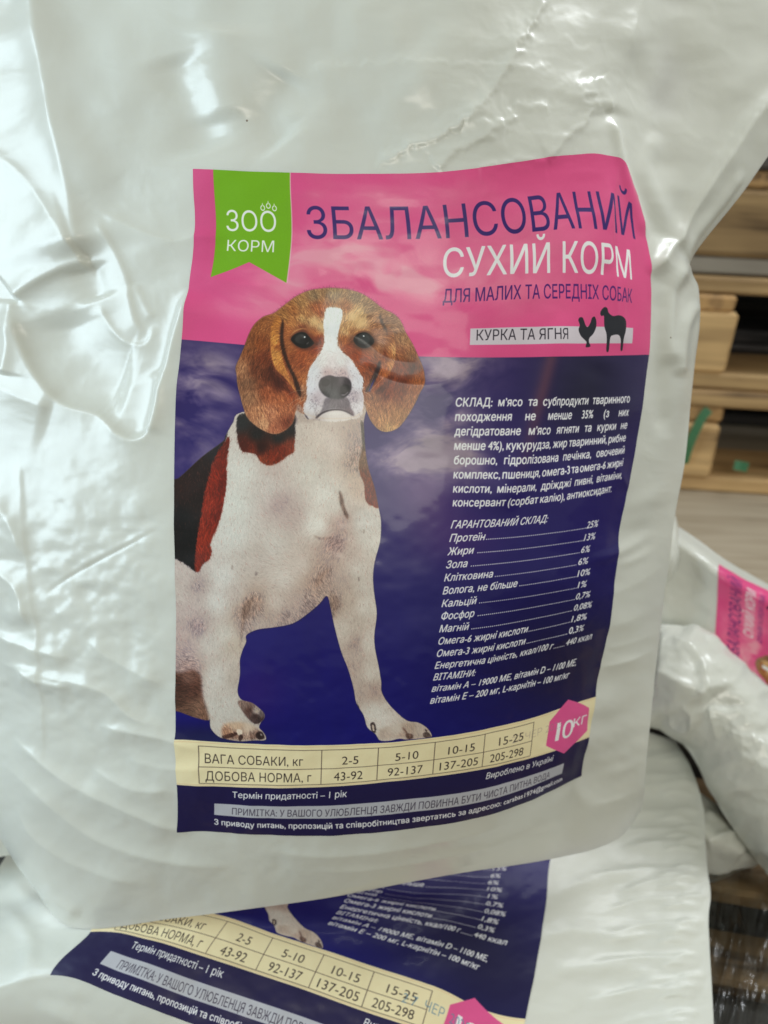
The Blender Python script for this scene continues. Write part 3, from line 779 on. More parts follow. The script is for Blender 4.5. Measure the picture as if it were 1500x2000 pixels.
    for v_ in (v0_, v1_, v2_):
        fill([(tl, v_), (tr_, v_), (tr_, v_ + 1.5), (tl, v_ + 1.5)], DK, .8)
    for u_ in cols:
        fill([(u_ - .8, v0_), (u_ + .8, v0_), (u_ + .8, v2_), (u_ - .8, v2_)], DK, .9)
    for s_, p0, p1 in (('ВАГА СОБАКИ, кг', (401, 1488), (592, 1491)), ('2-5', (668, 1488), (700, 1487)), ('5-10', (772, 1481), (817, 1477)), ('10-15', (875, 1467), (926, 1460)), ('15-25', (974, 1450), (1022, 1440))):
        text(s_, (inv(*p0)[0], 1207), (inv(*p1)[0], 1207), 20, (40, 32, 34), -.42, uv=True)
    for s_, p0, p1 in (('ДОБОВА НОРМА, г', (402, 1522), (608, 1524)), ('43-92', (652, 1520), (708, 1518)), ('92-137', (757, 1512), (825, 1506)), ('137-205', (858, 1501), (932, 1491)), ('205-298', (956, 1481), (1022, 1468))):
        text(s_, (inv(*p0)[0], 1243), (inv(*p1)[0], 1243), 20, (40, 32, 34), -.42, uv=True)
    # weight badge
    hx = [(1111, 1367), (1149, 1382), (1147, 1427), (1102, 1472), (1067, 1457), (1074, 1410)]
    H6 = [inv(*p) for p in hx]
    # footer
    fill([(0, 1256), (930, 1256), (930, 1366), (0, 1366)], (30, 24, 66))
    fill(H6, (214, 84, 140))
    text('1', (1084, 1448), (1091, 1446), 42, WH)
    text('0', (1096, 1445), (1117, 1438), 42, WH)
    text('кг', (1119, 1421), (1143, 1412), 26, WH)
    us_, ue_ = inv(453, 1559)[0], inv(677, 1557)[0]
    text('Термін придатності – 1 рік', (us_, inv(453, 1559)[1]), (ue_, inv(453, 1559)[1]), 15, WH, .3, uv=True)
    text('Вироблено в Україні', (inv(948, 1521)[0], inv(948, 1521)[1]), (inv(1079, 1487)[0], inv(948, 1521)[1]), 14, WH, .3, .15, uv=True)
    b0, b1 = inv(418, 1570), inv(418, 1592)
    b2 = inv(1102, 1490)[0]
    fill([(b0[0], b0[1]), (b2, b0[1]), (b2, b1[1]), (b0[0], b1[1])], (176, 176, 184))
    text('ПРИМІТКА: У ВАШОГО УЛЮБЛЕНЦЯ ЗАВЖДИ ПОВИННА БУТИ ЧИСТА ПИТНА ВОДА', (inv(453, 1590)[0], b1[1] - 4.5), (inv(1075, 1511)[0], b1[1] - 4.5), 16, (62, 56, 72), .0, uv=True)
    vt = inv(418, 1611)[1]
    text('З приводу питань, пропозицій та співробітництва звертатись за адресою: carabas1974@gmail.com', (b0[0], vt), (inv(1098, 1525)[0], vt), 12.5, WH, .7, uv=True)
    # date stamps, set by hand on each sack
    keep_ = img.copy()
    ud = inv(1000, 1440)[0]
    text('27 ЧЕР 2025', (ud, 1209), (ud + 136, 1205), 17, (142, 138, 132), -.55, uv=True, a=.42)
    one, img = img, keep_
    text('2 7  ЧЕР  2025', (ud + 2, 1216), (ud + 150, 1219), 22, (98, 132, 152), -.4, uv=True, a=.85)
    # grain of the print
    grain = 1 + rng.normal(0, .012, (TH, TW, 1))
    return np.clip(one * grain, 0, 1), np.clip(img * grain, 0, 1)


LIGHT_LEVEL = 0.80          # the film's white prints at this much of full scale in the room's light


def to_image(img, name):
    lin = np.where(img <= .04045, img / 12.92, ((img + .055) / 1.055) ** 2.4) / LIGHT_LEVEL
    lin = np.clip(lin, 0, .95)
    srgb = np.where(lin <= .0031308, lin * 12.92, 1.055 * lin ** (1 / 2.4) - .055)
    px = np.ones((TH, TW, 4), 'f')
    px[..., :3] = srgb[::-1]
    im = bpy.data.images.new(name, TW, TH)
    im.pixels.foreach_set(px.ravel())
    im.update()
    im.pack()
    return im


def label_images():
    a, b = paint_label()
    return to_image(a, 'pet_food_print'), to_image(b, 'pet_food_print_lower')


LABEL_IMG, LABEL_IMG2 = label_images()
#--GEOM--
 


# ------------------------------------------------------------------ materials
def new_mat(name):
    m = bpy.data.materials.new(name)
    m.use_nodes = True
    nt = m.node_tree
    return m, nt, nt.nodes['Principled BSDF']


def N(nt, kind, **kw):
    n = nt.nodes.new(kind)
    for k, v in kw.items():
        if k in n.inputs:
            n.inputs[k].default_value = v
        else:
            setattr(n, k, v)
    return n


def film_material(name, tint=(0.76, 0.765, 0.70), rough=0.30, coat=0.3):
    m, nt, b = new_mat(name)
    tc = N(nt, 'ShaderNodeTexCoord')
    n1 = N(nt, 'ShaderNodeTexNoise', Scale=9.0, Detail=4.0)
    nt.links.new(tc.outputs['Object'], n1.inputs['Vector'])
    rp = N(nt, 'ShaderNodeValToRGB')
    rp.color_ramp.elements[0].position, rp.color_ramp.elements[1].position = .3, .7
    rp.color_ramp.elements[0].color = (*[c * .95 for c in tint], 1)
    rp.color_ramp.elements[1].color = (*tint, 1)
    nt.links.new(n1.outputs['Fac'], rp.inputs['Fac'])
    # a few specks of dust
    vo = N(nt, 'ShaderNodeTexVoronoi', Scale=34.0)
    nt.links.new(tc.outputs['Object'], vo.inputs['Vector'])
    lt = N(nt, 'ShaderNodeMath', operation='LESS_THAN')
    nt.links.new(vo.outputs['Distance'], lt.inputs[0])
    lt.inputs[1].default_value = 0.022
    n3 = N(nt, 'ShaderNodeTexNoise', Scale=60.0)
    nt.links.new(tc.outputs['Object'], n3.inputs['Vector'])
    gt = N(nt, 'ShaderNodeMath', operation='GREATER_THAN')
    nt.links.new(n3.outputs['Fac'], gt.inputs[0])
    gt.inputs[1].default_value = 0.56
    mu = N(nt, 'ShaderNodeMath', operation='MULTIPLY')
    nt.links.new(lt.outputs[0], mu.inputs[0])
    nt.links.new(gt.outputs[0], mu.inputs[1])
    mx = N(nt, 'ShaderNodeMix', data_type='RGBA')
    nt.links.new(mu.outputs[0], mx.inputs['Factor'])
    nt.links.new(rp.outputs['Color'], mx.inputs[6])
    mx.inputs[7].default_value = (.25, .20, .15, 1)
    nt.links.new(mx.outputs[2], b.inputs['Base Color'])
    # fine waviness of the film
    n2 = N(nt, 'ShaderNodeTexNoise', Scale=38.0, Detail=3.0)
    nt.links.new(tc.outputs['Object'], n2.inputs['Vector'])
    n4 = N(nt, 'ShaderNodeTexNoise', Scale=420.0, Detail=2.0)
    nt.links.new(tc.outputs['Object'], n4.inputs['Vector'])
    ad = N(nt, 'ShaderNodeMath', operation='MULTIPLY_ADD')
    nt.links.new(n4.outputs['Fac'], ad.inputs[0])
    ad.inputs[1].default_value = .035
    nt.links.new(n2.outputs['Fac'], ad.inputs[2])
    bp = N(nt, 'ShaderNodeBump', Strength=.12, Distance=.0010)
    nt.links.new(ad.outputs[0], bp.inputs['Height'])
    nt.links.new(bp.outputs['Normal'], b.inputs['Normal'])
    b.inputs['Roughness'].default_value = rough
    b.inputs['Subsurface Weight'].default_value = .4
    b.inputs['Subsurface Radius'].default_value = (1, 1, .9)
    b.inputs['Subsurface Scale'].default_value = .006
    b.inputs['Coat Weight'].default_value = coat
    b.inputs['Coat Roughness'].default_value = .2
    b.inputs['Specular IOR Level'].default_value = .5
    return m


def print_material(image, coat=.22, rough=.34):
    m, nt, b = new_mat('printed_film')
    uv = N(nt, 'ShaderNodeUVMap')
    uv.uv_map = 'UVMap'
    t = N(nt, 'ShaderNodeTexImage')
    t.image = image
    t.extension = 'EXTEND'
    t.interpolation = 'Cubic'
    nt.links.new(uv.outputs['UV'], t.inputs['Vector'])
    nt.links.new(t.outputs['Color'], b.inputs['Base Color'])
    tc = N(nt, 'ShaderNodeTexCoord')
    n2 = N(nt, 'ShaderNodeTexNoise', Scale=38.0, Detail=3.0)
    nt.links.new(tc.outputs['Object'], n2.inputs['Vector'])
    bp = N(nt, 'ShaderNodeBump', Strength=.12, Distance=.0010)
    nt.links.new(n2.outputs['Fac'], bp.inputs['Height'])
    nt.links.new(bp.outputs['Normal'], b.inputs['Normal'])
    b.inputs['Roughness'].default_value = rough
    b.inputs['Specular IOR Level'].default_value = .3
    b.inputs['Coat Weight'].default_value = coat
    b.inputs['Coat Roughness'].default_value = .09
    return m


FILM = film_material('white_film')
FILM_MATT = film_material('white_film_matt', rough=.42, coat=.08)
PRINT = print_material(LABEL_IMG)
PRINT2 = print_material(LABEL_IMG2, .04, .45)


def wood_material(name, light, dark, axis=0, scale=1.0):
    m, nt, b = new_mat(name)
    tc = N(nt, 'ShaderNodeTexCoord')
    oi = N(nt, 'ShaderNodeObjectInfo')
    mp = N(nt, 'ShaderNodeMapping')
    sc = [26 * scale, 26 * scale, 26 * scale]
    sc[axis] = 1.6 * scale
    mp.inputs['Scale'].default_value = sc
    va = N(nt, 'ShaderNodeVectorMath', operation='ADD')
    nt.links.new(tc.outputs['Object'], va.inputs[0])
    cx = N(nt, 'ShaderNodeCombineXYZ')
    for i in range(3):
        nt.links.new(oi.outputs['Random'], cx.inputs[i])
    nt.links.new(cx.outputs[0], va.inputs[1])
    nt.links.new(va.outputs[0], mp.inputs['Vector'])
    n1 = N(nt, 'ShaderNodeTexNoise', Scale=2.2, Detail=6.0, Distortion=.6)
    nt.links.new(mp.outputs[0], n1.inputs['Vector'])
    n2 = N(nt, 'ShaderNodeTexNoise', Scale=7.0, Detail=3.0)
    nt.links.new(va.outputs[0], n2.inputs['Vector'])
    ml = N(nt, 'ShaderNodeMath', operation='MULTIPLY_ADD')
    nt.links.new(n2.outputs['Fac'], ml.inputs[0])
    ml.inputs[1].default_value = .5
    nt.links.new(n1.outputs['Fac'], ml.inputs[2])
    rp = N(nt, 'ShaderNodeValToRGB')
    rp.color_ramp.elements[0].position, rp.color_ramp.elements[1].position = .56, .92
    el = rp.color_ramp.elements.new(.66)
    el.color = (*[a * .6 + b * .4 for a, b in zip(dark, light)], 1)
    rp.color_ramp.elements[0].color = (*[c * .6 for c in dark], 1)
    rp.color_ramp.elements[-1].color = (*light, 1)
    nt.links.new(ml.outputs[0], rp.inputs['Fac'])
    hs = N(nt, 'ShaderNodeHueSaturation')
    mr = N(nt, 'ShaderNodeMapRange')
    mr.inputs['To Min'].default_value, mr.inputs['To Max'].default_value = .55, 1.25
    nt.links.new(oi.outputs['Random'], mr.inputs['Value'])
    nt.links.new(mr.outputs[0], hs.inputs['Value'])
    nt.links.new(rp.outputs['Color'], hs.inputs['Color'])
    nt.links.new(hs.outputs['Color'], b.inputs['Base Color'])
    bp = N(nt, 'ShaderNodeBump', Strength=.5, Distance=.001)
    nt.links.new(n1.outputs['Fac'], bp.inputs['Height'])
    nt.links.new(bp.outputs['Normal'], b.inputs['Normal'])
    b.inputs['Roughness'].default_value = .75
    return m


PALE = wood_material('pale_pine', (.66, .43, .20), (.26, .15, .065))
PALEY = wood_material('pale_pine_across', (.52, .31, .13), (.20, .11, .05), 1)
GREYW = wood_material('weathered_plank', (.34, .30, .25), (.20, .17, .14))
DARKW_SHADE = wood_material('dark_plank_and_shade', (.10, .085, .075), (.05, .042, .04))  # real dark plank; also shade put into inner pallet wood and crate sides
PLY = wood_material('plywood_face', (.74, .62, .46), (.54, .43, .29), 0, 1.5)


def plain(name, col, rough=.6, **kw):
    m, nt, b = new_mat(name)
    n1 = N(nt, 'ShaderNodeTexNoise', Scale=kw.get('scale', 14.0), Detail=5.0)
    tc = N(nt, 'ShaderNodeTexCoord')
    nt.links.new(tc.outputs['Object'], n1.inputs['Vector'])
    rp = N(nt, 'ShaderNodeValToRGB')
    rp.color_ramp.elements[0].color = (*[c * .7 for c in col], 1)
    rp.color_ramp.elements[1].color = (*[min(1, c * 1.2) for c in col], 1)
    nt.links.new(n1.outputs['Fac'], rp.inputs['Fac'])
    nt.links.new(rp.outputs['Color'], b.inputs['Base Color'])
    b.inputs['Roughness'].default_value = rough
    b.inputs['Subsurface Weight'].default_value = .4
    b.inputs['Subsurface Radius'].default_value = (1, 1, .9)
    b.inputs['Subsurface Scale'].default_value = .006
    return m


CONCRETE = plain('concrete', (.075, .07, .065), .85, scale=6.0)
WALLM = plain('dark_render', (.055, .05, .045), .9, scale=2.0)
GREEN = plain('green_plastic', (.05, .19, .09), .4)
MGREY = plain('steel_nail', (.2, .2, .2), .5)


# ------------------------------------------------------------------ object helpers
def link(name, me, mat=None, parent=None):
    o = bpy.data.objects.new(name, me)
    COL.objects.link(o)
    if mat is not None and me is not None and not me.materials:
        me.materials.append(mat)
    if parent is not None:
        o.parent = parent
    return o


def thing(name, label, cat, loc=(0, 0, 0), rz=0, group=None):
    o = link(name, None)
    o.empty_display_size = .05
    o.location = loc
    o.rotation_euler = (0, 0, rz)
    o['label'] = label
    o['category'] = cat
    if group:
        o['group'] = group
    return o


def grid_mesh(name, P, uv=None, cut=None):
    """a quad sheet through the points P[rows, columns, 3]"""
    h, w = P.shape[:2]
    idx = np.arange(h * w).reshape(h, w)
    q = np.stack([idx[:-1, :-1], idx[1:, :-1], idx[1:, 1:], idx[:-1, 1:]], -1).reshape(-1, 4)
    me = bpy.data.meshes.new(name)
    me.vertices.add(h * w)
    me.vertices.foreach_set('co', P.reshape(-1).astype('f'))
    me.loops.add(q.size)
    me.loops.foreach_set('vertex_index', q.reshape(-1).astype('i'))
    me.polygons.add(len(q))
    me.polygons.foreach_set('loop_start', np.arange(0, q.size, 4, dtype='i'))
    me.polygons.foreach_set('loop_total', np.full(len(q), 4, 'i'))
    me.polygons.foreach_set('use_smooth', np.ones(len(q), bool))
    if uv is not None:
        l = me.uv_layers.new(name='UVMap')
        l.data.foreach_set('uv', uv.reshape(-1, 2)[q.reshape(-1)].reshape(-1).astype('f'))
    me.update(calc_edges=True)
    me.validate()
    return me


def merge_sheets(name, A, B):
    """front sheet A and back sheet B (same rim) as one closed skin"""
    h, w = A.shape[:2]
    h2, w2 = B.shape[:2]
    V = np.concatenate([A.reshape(-1, 3), B.reshape(-1, 3)])
    ia = np.arange(h * w).reshape(h, w)
    ib = np.arange(h2 * w2).reshape(h2, w2) + h * w
    qa = np.stack([ia[:-1, :-1], ia[1:, :-1], ia[1:, 1:], ia[:-1, 1:]], -1).reshape(-1, 4)
    qb = np.stack([ib[:-1, :-1], ib[:-1, 1:], ib[1:, 1:], ib[1:, :-1]], -1).reshape(-1, 4)
    q = np.concatenate([qa, qb])
    me = bpy.data.meshes.new(name)
    me.vertices.add(len(V))
    me.vertices.foreach_set('co', V.reshape(-1).astype('f'))
    me.loops.add(q.size)
    me.loops.foreach_set('vertex_index', q.reshape(-1).astype('i'))
    me.polygons.add(len(q))
    me.polygons.foreach_set('loop_start', np.arange(0, q.size, 4, dtype='i'))
    me.polygons.foreach_set('loop_total', np.full(len(q), 4, 'i'))
    me.polygons.foreach_set('use_smooth', np.ones(len(q), bool))
    me.update(calc_edges=True)
    me.validate()
    return me


# ------------------------------------------------------------------ folds in the film
def seg_dist(PX, PY, pts, smoothn=6):
    """distance to a polyline, signed side, and how far along it (0..1)"""
    P = np.asarray(pts, float)
    if len(P) > 2 and smoothn:
        t = np.linspace(0, 1, len(P))
        P = basis(t, np.linspace(0, 1, len(P) * smoothn)) @ P
    best = np.full(PX.shape, 1e9)
    side = np.zeros(PX.shape)
    along = np.zeros(PX.shape)
    L = np.concatenate([[0], np.cumsum(np.hypot(*np.diff(P, axis=0).T))])
    for i in range(len(P) - 1):
        a, b = P[i], P[i + 1]
        d = b - a
        l2 = d @ d
        t = np.clip(((PX - a[0]) * d[0] + (PY - a[1]) * d[1]) / l2, 0, 1)
        ex, ey = PX - a[0] - t * d[0], PY - a[1] - t * d[1]
        r = np.hypot(ex, ey)
        m = r < best
        best = np.where(m, r, best)
        side = np.where(m, np.sign(d[0] * ey - d[1] * ex), side)
        along = np.where(m, (L[i] + t * math.sqrt(l2)) / L[-1], along)
    return best, side, along


def ridge(PX, PY, pts, amp, w, mode='ridge', ends=.15, smoothn=5, w2=None):
    """height (mm, towards the lens) of one fold"""
    P = np.asarray(pts, float)
    R = 4 * max(w, w2 or 0)
    m = (PX > P[:, 0].min() - R) & (PX < P[:, 0].max() + R) & (PY > P[:, 1].min() - R) & (PY < P[:, 1].max() + R)
    out = np.zeros(PX.shape)
    if not m.any():
        return out
    d, s, al = seg_dist(PX[m], PY[m], pts, smoothn)
    tap = np.clip(al / max(ends, 1e-3), 0, 1) * np.clip((1 - al) / max(ends, 1e-3), 0, 1)
    tap = tap * tap * (3 - 2 * tap)
    if mode == 'ridge':
        v = np.exp(-(d / w) ** 2)
    elif mode == 'sharp':
        v = np.exp(-d / w)
    elif mode == 'step':                    # a crease where two slopes of film meet
        ww = np.where(s > 0, w2 or 4 * w, w)
        v = np.exp(-(np.sqrt(d * d + 6) - 2.45) / ww)
    out[m] = amp * v * tap
    return out


def ridged(x, y, seed, octv=3):
    r, a = 0, 1.0
    for i in range(octv):
        r = r + a * (1 - np.abs(2 * vnoise(x * 2**i, y * 2**i, seed + i) - 1)) ** 2
        a *= .5
    return r / 1.75


def disp1(PX, PY):
    """relief of the front sack, millimetres towards the lens"""
    h = np.zeros(PX.shape)
    r = lambda *a, **k: ridge(PX, PY, *a, **k)
    # the collapsed, empty film at upper left
    h += r([(55, -200), (75, 0), (110, 200), (140, 350), (172, 506)], 7.5, 40, 'step', w2=110, ends=.06)
    h += r([(-120, 290), (0, 312), (50, 345), (110, 420), (172, 506)], 4, 30, 'step', w2=80, ends=.1)
    h += r([(175, 506), (120, 528), (60, 560), (28, 584)], 5.5, 14, 'step', w2=44, ends=.08)
    h += r([(28, 584), (24, 625), (28, 680), (18, 735)], 4.5, 20, 'step', w2=34, ends=.08)
    h += r([(26, 600), (45, 670), (75, 735), (125, 790), (195, 812), (240, 850), (272, 860), (300, 838), (320, 760), (345, 660), (372, 560)], 5.2, 10, 'step', w2=44, ends=.07)
    h -= r([(110, 600), (140, 680), (210, 740), (260, 760)], 6.5, 66, 'ridge', ends=.2)
    h -= r([(165, 515), (180, 560), (190, 590)], 4.5, 34, 'ridge', ends=.2)
    h += r([(180, 405), (250, 440), (330, 472), (390, 462), (450, 470)], 1.6, 10, 'step', w2=36, ends=.2)
    h += r([(192, 425), (225, 490), (248, 545), (255, 590), (268, 635), (292, 662)], 1.7, 7, 'step', w2=22, ends=.15)
    h += r([(190, 590), (210, 630), (240, 664), (275, 676), (294, 662), (300, 630)], 1.5, 6, 'step', w2=16, ends=.15)
    h += r([(262, 552), (280, 590), (300, 625)], .9, 6, 'step', w2=12)
    h += r([(70, -100), (90, 60), (140, 240), (190, 360), (235, 400)], 3.5, 42, 'ridge')
    h += r([(430, 40), (420, 160), (430, 240)], 4.0, 50, 'ridge')
    h += r([(560, 130), (520, 220), (560, 280)], -4.0, 46, 'ridge')
    h += r([(330, 100), (400, 300)], -4.0, 60, 'ridge')
    h += r([(-40, 735), (60, 780), (110, 800)], 4, 24, 'step', w2=50)
    h += r([(300, 720), (318, 780), (300, 850)], 2, 16, 'step', w2=30)
    # crackle at upper right
    for P, a in (([(1075, -30), (1050, 35), (1032, 50), (1028, 75), (1004, 92), (1008, 108), (986, 130), (960, 180), (945, 198), (936, 214), (902, 236), (892, 246), (868, 262), (840, 276), (790, 294), (765, 312), (735, 322)], 1.5),
                 ([(1014, 226), (986, 244), (950, 262), (925, 274), (903, 290), (872, 302), (866, 318), (850, 332)], 1.2), ([(905, 238), (950, 242), (986, 240)], .8),
                 ([(1165, 188), (1138, 188), (1135, 206), (1168, 210), (1150, 226), (1128, 252), (1098, 274), (1082, 300), (1060, 312)], 1.3), ([(600, 128), (740, 126), (850, 124), (978, 130), (1080, 134)], .6),
                 ([(1165, 150), (1178, 190), (1188, 222)], 1.2), ([(1000, 205), (1070, 208)], .7), ([(930, 330), (990, 318), (1070, 312)], .7)):
        P = np.array(P, float)
        h += ridge(PX + 16 * (fbm(PX / 16, PY / 16, 61, 2) - .5), PY + 16 * (fbm(PX / 16, PY / 16, 65, 2) - .5), P, 1.0 * a, 6.0, 'step', ends=.06, smoothn=2, w2=22)
    h += r([(1262, -120), (1250, 0), (1215, 110), (1188, 225)], 3, 30, 'step', w2=60, ends=.06)
    h += r([(1186, 215), (1198, 290), (1196, 360), (1183, 470), (1180, 540)], 2.0, 9, 'step', w2=34, ends=.12)
    h += r([(1188, 222), (1205, 300), (1225, 370), (1262, 470)], 3, 10, 'ridge', ends=.15)
    h += r([(1330, -60), (1310, 120), (1290, 250), (1300, 380)], -4, 45, 'ridge')
    h += r([(1560, 150), (1480, 215), (1420, 300), (1350, 400), (1290, 500), (1262, 540)], 7.5, 46, 'step', w2=9, ends=.08)
    h += r([(1450, 330), (1400, 400), (1345, 465), (1320, 530)], 2.5, 12, 'ridge')
    h += r([(1300, 250), (1260, 330), (1290, 420), (1335, 500)], 3, 22, 'ridge')
    h += r([(1345, 512), (1310, 560), (1300, 640), (1310, 720)], 3.5, 16, 'ridge')
    h += r([(1366, 585), (1335, 640), (1325, 740)], 2.5, 12, 'ridge')
    h += r([(1290, 560), (1285, 700), (1300, 860)], -2.5, 18, 'ridge')
    # small creases running over the print
    h += r([(1178, 330), (1190, 420), (1196, 520), (1206, 640)], .9, 4, 'step', ends=.2, w2=16)
    h += r([(1230, 470), (1216, 600), (1222, 700)], .7, 4, 'step', ends=.2, w2=14)
    h += r([(690, 700), (760, 742), (830, 752), (900, 742)], .8, 7, 'step', ends=.3, w2=26)
    h += r([(640, 640), (700, 660), (760, 700), (830, 712)], .7, 8, 'step', ends=.3, w2=22)
    h += r([(1190, 890), (1215, 930), (1228, 960)], .8, 5, 'step', ends=.3, w2=14)
    h += r([(1060, 1270), (1110, 1240), (1170, 1190)], .8, 8, 'step', ends=.3, w2=18)
    h += r([(372, 520), (430, 545), (500, 560), (560, 548)], .6, 7, 'step', ends=.3, w2=20)
    # long soft fold through the navy
    h += r([(1105, 600), (1078, 720), (1045, 840), (1000, 945), (960, 1010)], 2.2, 30, 'ridge')
    h += r([(1180, 700), (1150, 820), (1100, 930)], -1.6, 34, 'ridge')
    rs = random.Random(5)
    for k in range(15):
        y = 930 + k * 40 + rs.uniform(-14, 14)
        x0, x1 = rs.uniform(1120, 1215) - k * 4, rs.uniform(1290, 1345) - k * 4
        sl = rs.uniform(.42, .68)
        h += r([(x0, y + (1335 - x0) * sl * .75), ((x0 + x1) / 2, y + (1335 - (x0 + x1) / 2) * sl * .92), (x1, y + (1335 - x1) * sl)], rs.uniform(.5, 1.7), rs.uniform(9, 22), rs.choice(['ridge', 'ridge', 'step']), ends=.45, w2=30)
    # lower left drapes
    for P, a, w in (([(-20, 1290), (100, 1320), (200, 1345), (262, 1400), (345, 1425)], 2.6, 12), ([(30, 1300), (90, 1330), (150, 1340)], 2, 8), ([(0, 1420), (60, 1470), (140, 1530), (240, 1575), (330, 1612), (420, 1640)], 2.6, 13),
                    ([(180, 1415), (260, 1428), (320, 1440), (400, 1470)], 2, 10), ([(-10, 1480), (90, 1560), (200, 1640), (330, 1680), (480, 1700)], 2.4, 16), ([(170, 1500), (260, 1540), (345, 1545)], 1.8, 12), ([(20, 1560), (80, 1640), (180, 1700), (300, 1730)], 1.8, 14),
                    ([(-30, 1230), (60, 1262), (150, 1290)], 2.4, 12), ([(160, 1245), (240, 1300), (330, 1340)], 1.8, 18), ([(240, 1480), (320, 1500), (420, 1502)], 1.4, 14), ([(70, 1760), (100, 1752), (160, 1790)], 2, 9),
                    ([(480, 1660), (650, 1668), (820, 1650), (980, 1610), (1100, 1570)], 1.6, 13), ([(560, 1700), (760, 1690), (960, 1650), (1150, 1600)], 1.2, 12), ([(-20, 1100), (40, 1150), (60, 1230)], 3, 12), ([(-40, 950), (20, 1010), (52, 1100)], 3, 18)):
        h += r(P, a * 1.4, w * .95, 'step', ends=.25, w2=w * 2.6)
    # the curved crease beside the print and the side seam
    h -= r([(78, 1180), (105, 1148), (160, 1112), (230, 1075), (322, 1026)], 1.3, 2.4, 'sharp', ends=.3)
    h += r([(84, 1168), (112, 1138), (166, 1102), (236, 1066), (318, 1022)], .45, 8, 'ridge', ends=.3)
    h += r([(36, 880), (44, 1000), (54, 1100), (62, 1160), (76, 1240), (82, 1400), (84, 1500)], .9, 3.0, 'step', ends=.1, w2=26)
    # kibble pressing through, and slack of the film
    lower = np.clip((PY - 820) / 300, 0, 1) * np.clip((1620 - PY) / 300, 0, 1)
    off = np.clip((345 - PX) / 60, 0, 1)
    h += 3.4 * (fbm(PX / 75, PY / 60, 41, 3) - .5) * lower * (.35 + .9 * off)
    h += 1.1 * (fbm(PX / 24, PY / 24, 44, 2) - .5) * lower * off
    h += .55 * (fbm(PX / 26, PY / 22, 46, 2) - .5) * np.clip((PY - 1150) / 300, 0, 1)
    h += .3 * (ridged(PX / 60 + fbm(PX / 90, PY / 90, 111, 2), PY / 44 + fbm(PX / 90, PY / 90, 115, 2), 119) - .5) * np.clip((1300 - PY) / 300, 0, 1) * np.where((PX > 345) & (PX < 1260) & (PY > 320), .12, 1.0)
    h += 7 * (fbm(PX / 120, PY / 160, 53, 2) - .5) * np.clip((330 - PY) / 120, 0, 1)
    onlab = np.clip(1 - np.hypot((PX - 780) / 520, (PY - 960) / 760) ** 4, 0, 1)
    h += (6 - 3.6 * onlab) * (fbm(PX / 210, PY / 190, 47, 3) - .5)
    h += .6 * (fbm(PX / 60, PY / 34, 50, 2) - .5) * np.clip((1000 - PY) / 300, 0, 1)
    crk = np.clip(blobf(PX, PY, 1000, 180, 330, 160) + .5 * blobf(PX, PY, 160, 640, 190, 200) + .35 * blobf(PX, PY, 1300, 200, 160, 260), 0, 1)
    h += .45 * (ridged(PX / 95 + 2 * fbm(PX / 60, PY / 60, 71, 2), PY / 60 + 2 * fbm(PX / 60, PY / 60, 75, 2), 81) - .5) * crk
    return h


def blobf(x, y, cx, cy, rx, ry):
    return np.exp(-(((x - cx) / rx) ** 2 + ((y - cy) / ry) ** 2))


def rim_profile(U, V, u0, u1, v0, v1, p=2.4):
    a = np.clip(1 - np.abs((U - (u0 + u1) / 2) / ((u1 - u0) / 2)) ** p, 0, 1)
    b = np.clip(1 - np.abs((V - (v0 + v1) / 2) / ((v1 - v0) / 2)) ** p, 0, 1)
    return np.sqrt(a * b)


def toward(P, h):
    """move points h metres towards the lens side along the sheet's own normal"""
    du = np.gradient(P, axis=1)
    dv = np.gradient(P, axis=0)
    n = np.cross(dv, du)
    n /= np.linalg.norm(n, axis=-1, keepdims=True) + 1e-12
    f = np.sum(n * (CL - P), -1, keepdims=True)
    n = np.where(f < 0, -n, n)
    return P + n * h[..., None]


def sack(label, xyfun, depth, disp, UG, VG, thick, group, prn=True, front_scale=1.0, mat=None):
    """one filled film sack: film skin (front and back) and the printed panel"""
    t = thing('pet_food_sack', label, 'sack', group=group)
    X, Y = xyfun(UG, VG)
    U2, V2 = np.meshgrid(UG, VG)
    d = depth(U2, V2)
    base = unproject(X, Y, d)
    rimf = np.clip(rim_profile(U2, V2, UG[0], UG[-1], VG[0], VG[-1], 12) * 2.2, 0, 1)
    hh = disp(X, Y) / 1000 * rimf * front_scale
    A = toward(base, hh)
    sx = np.unique(np.concatenate([np.arange(0, len(UG), 4), [len(UG) - 1]]))
    sy = np.unique(np.concatenate([np.arange(0, len(VG), 4), [len(VG) - 1]]))
    Bx, By = X[np.ix_(sy, sx)], Y[np.ix_(sy, sx)]
    prof = rim_profile(U2, V2, UG[0], UG[-1], VG[0], VG[-1], 2.6)[np.ix_(sy, sx)]
    B = unproject(Bx, By, d[np.ix_(sy, sx)] + prof * thick(U2[np.ix_(sy, sx)], V2[np.ix_(sy, sx)]) + .0005)
    ctr = A.reshape(-1, 3).mean(0)
    ctr = np.array([ctr[0], ctr[1], A[..., 2].min()])
    t.location = ctr
    skin = link('film_skin', merge_sheets('film_skin', A - ctr, B - ctr), mat or FILM, t)
    if prn:
        iu = np.nonzero((UG >= -1e-6) & (UG <= LW + 1e-6))[0]
        iv = np.nonzero((VG >= -1e-6) & (VG <= LH + 1e-6))[0]
        C = toward(A, np.full(A.shape[:2], .00035))[np.ix_(iv, iu)] - ctr
        uv = np.stack(np.meshgrid(UG[iu] / LW, 1 - VG[iv] / LH), -1)
        link('printed_panel', grid_mesh('printed_panel', C, uv), PRINT, t)
    return t


def span(a, b, n):
    return np.linspace(a, b, n + 1)


def knots(*segs):
    out = [segs[0][0]]
    for a, b, n in segs:
        out += list(np.linspace(a, b, n + 1)[1:])
    return np.array(out, float)


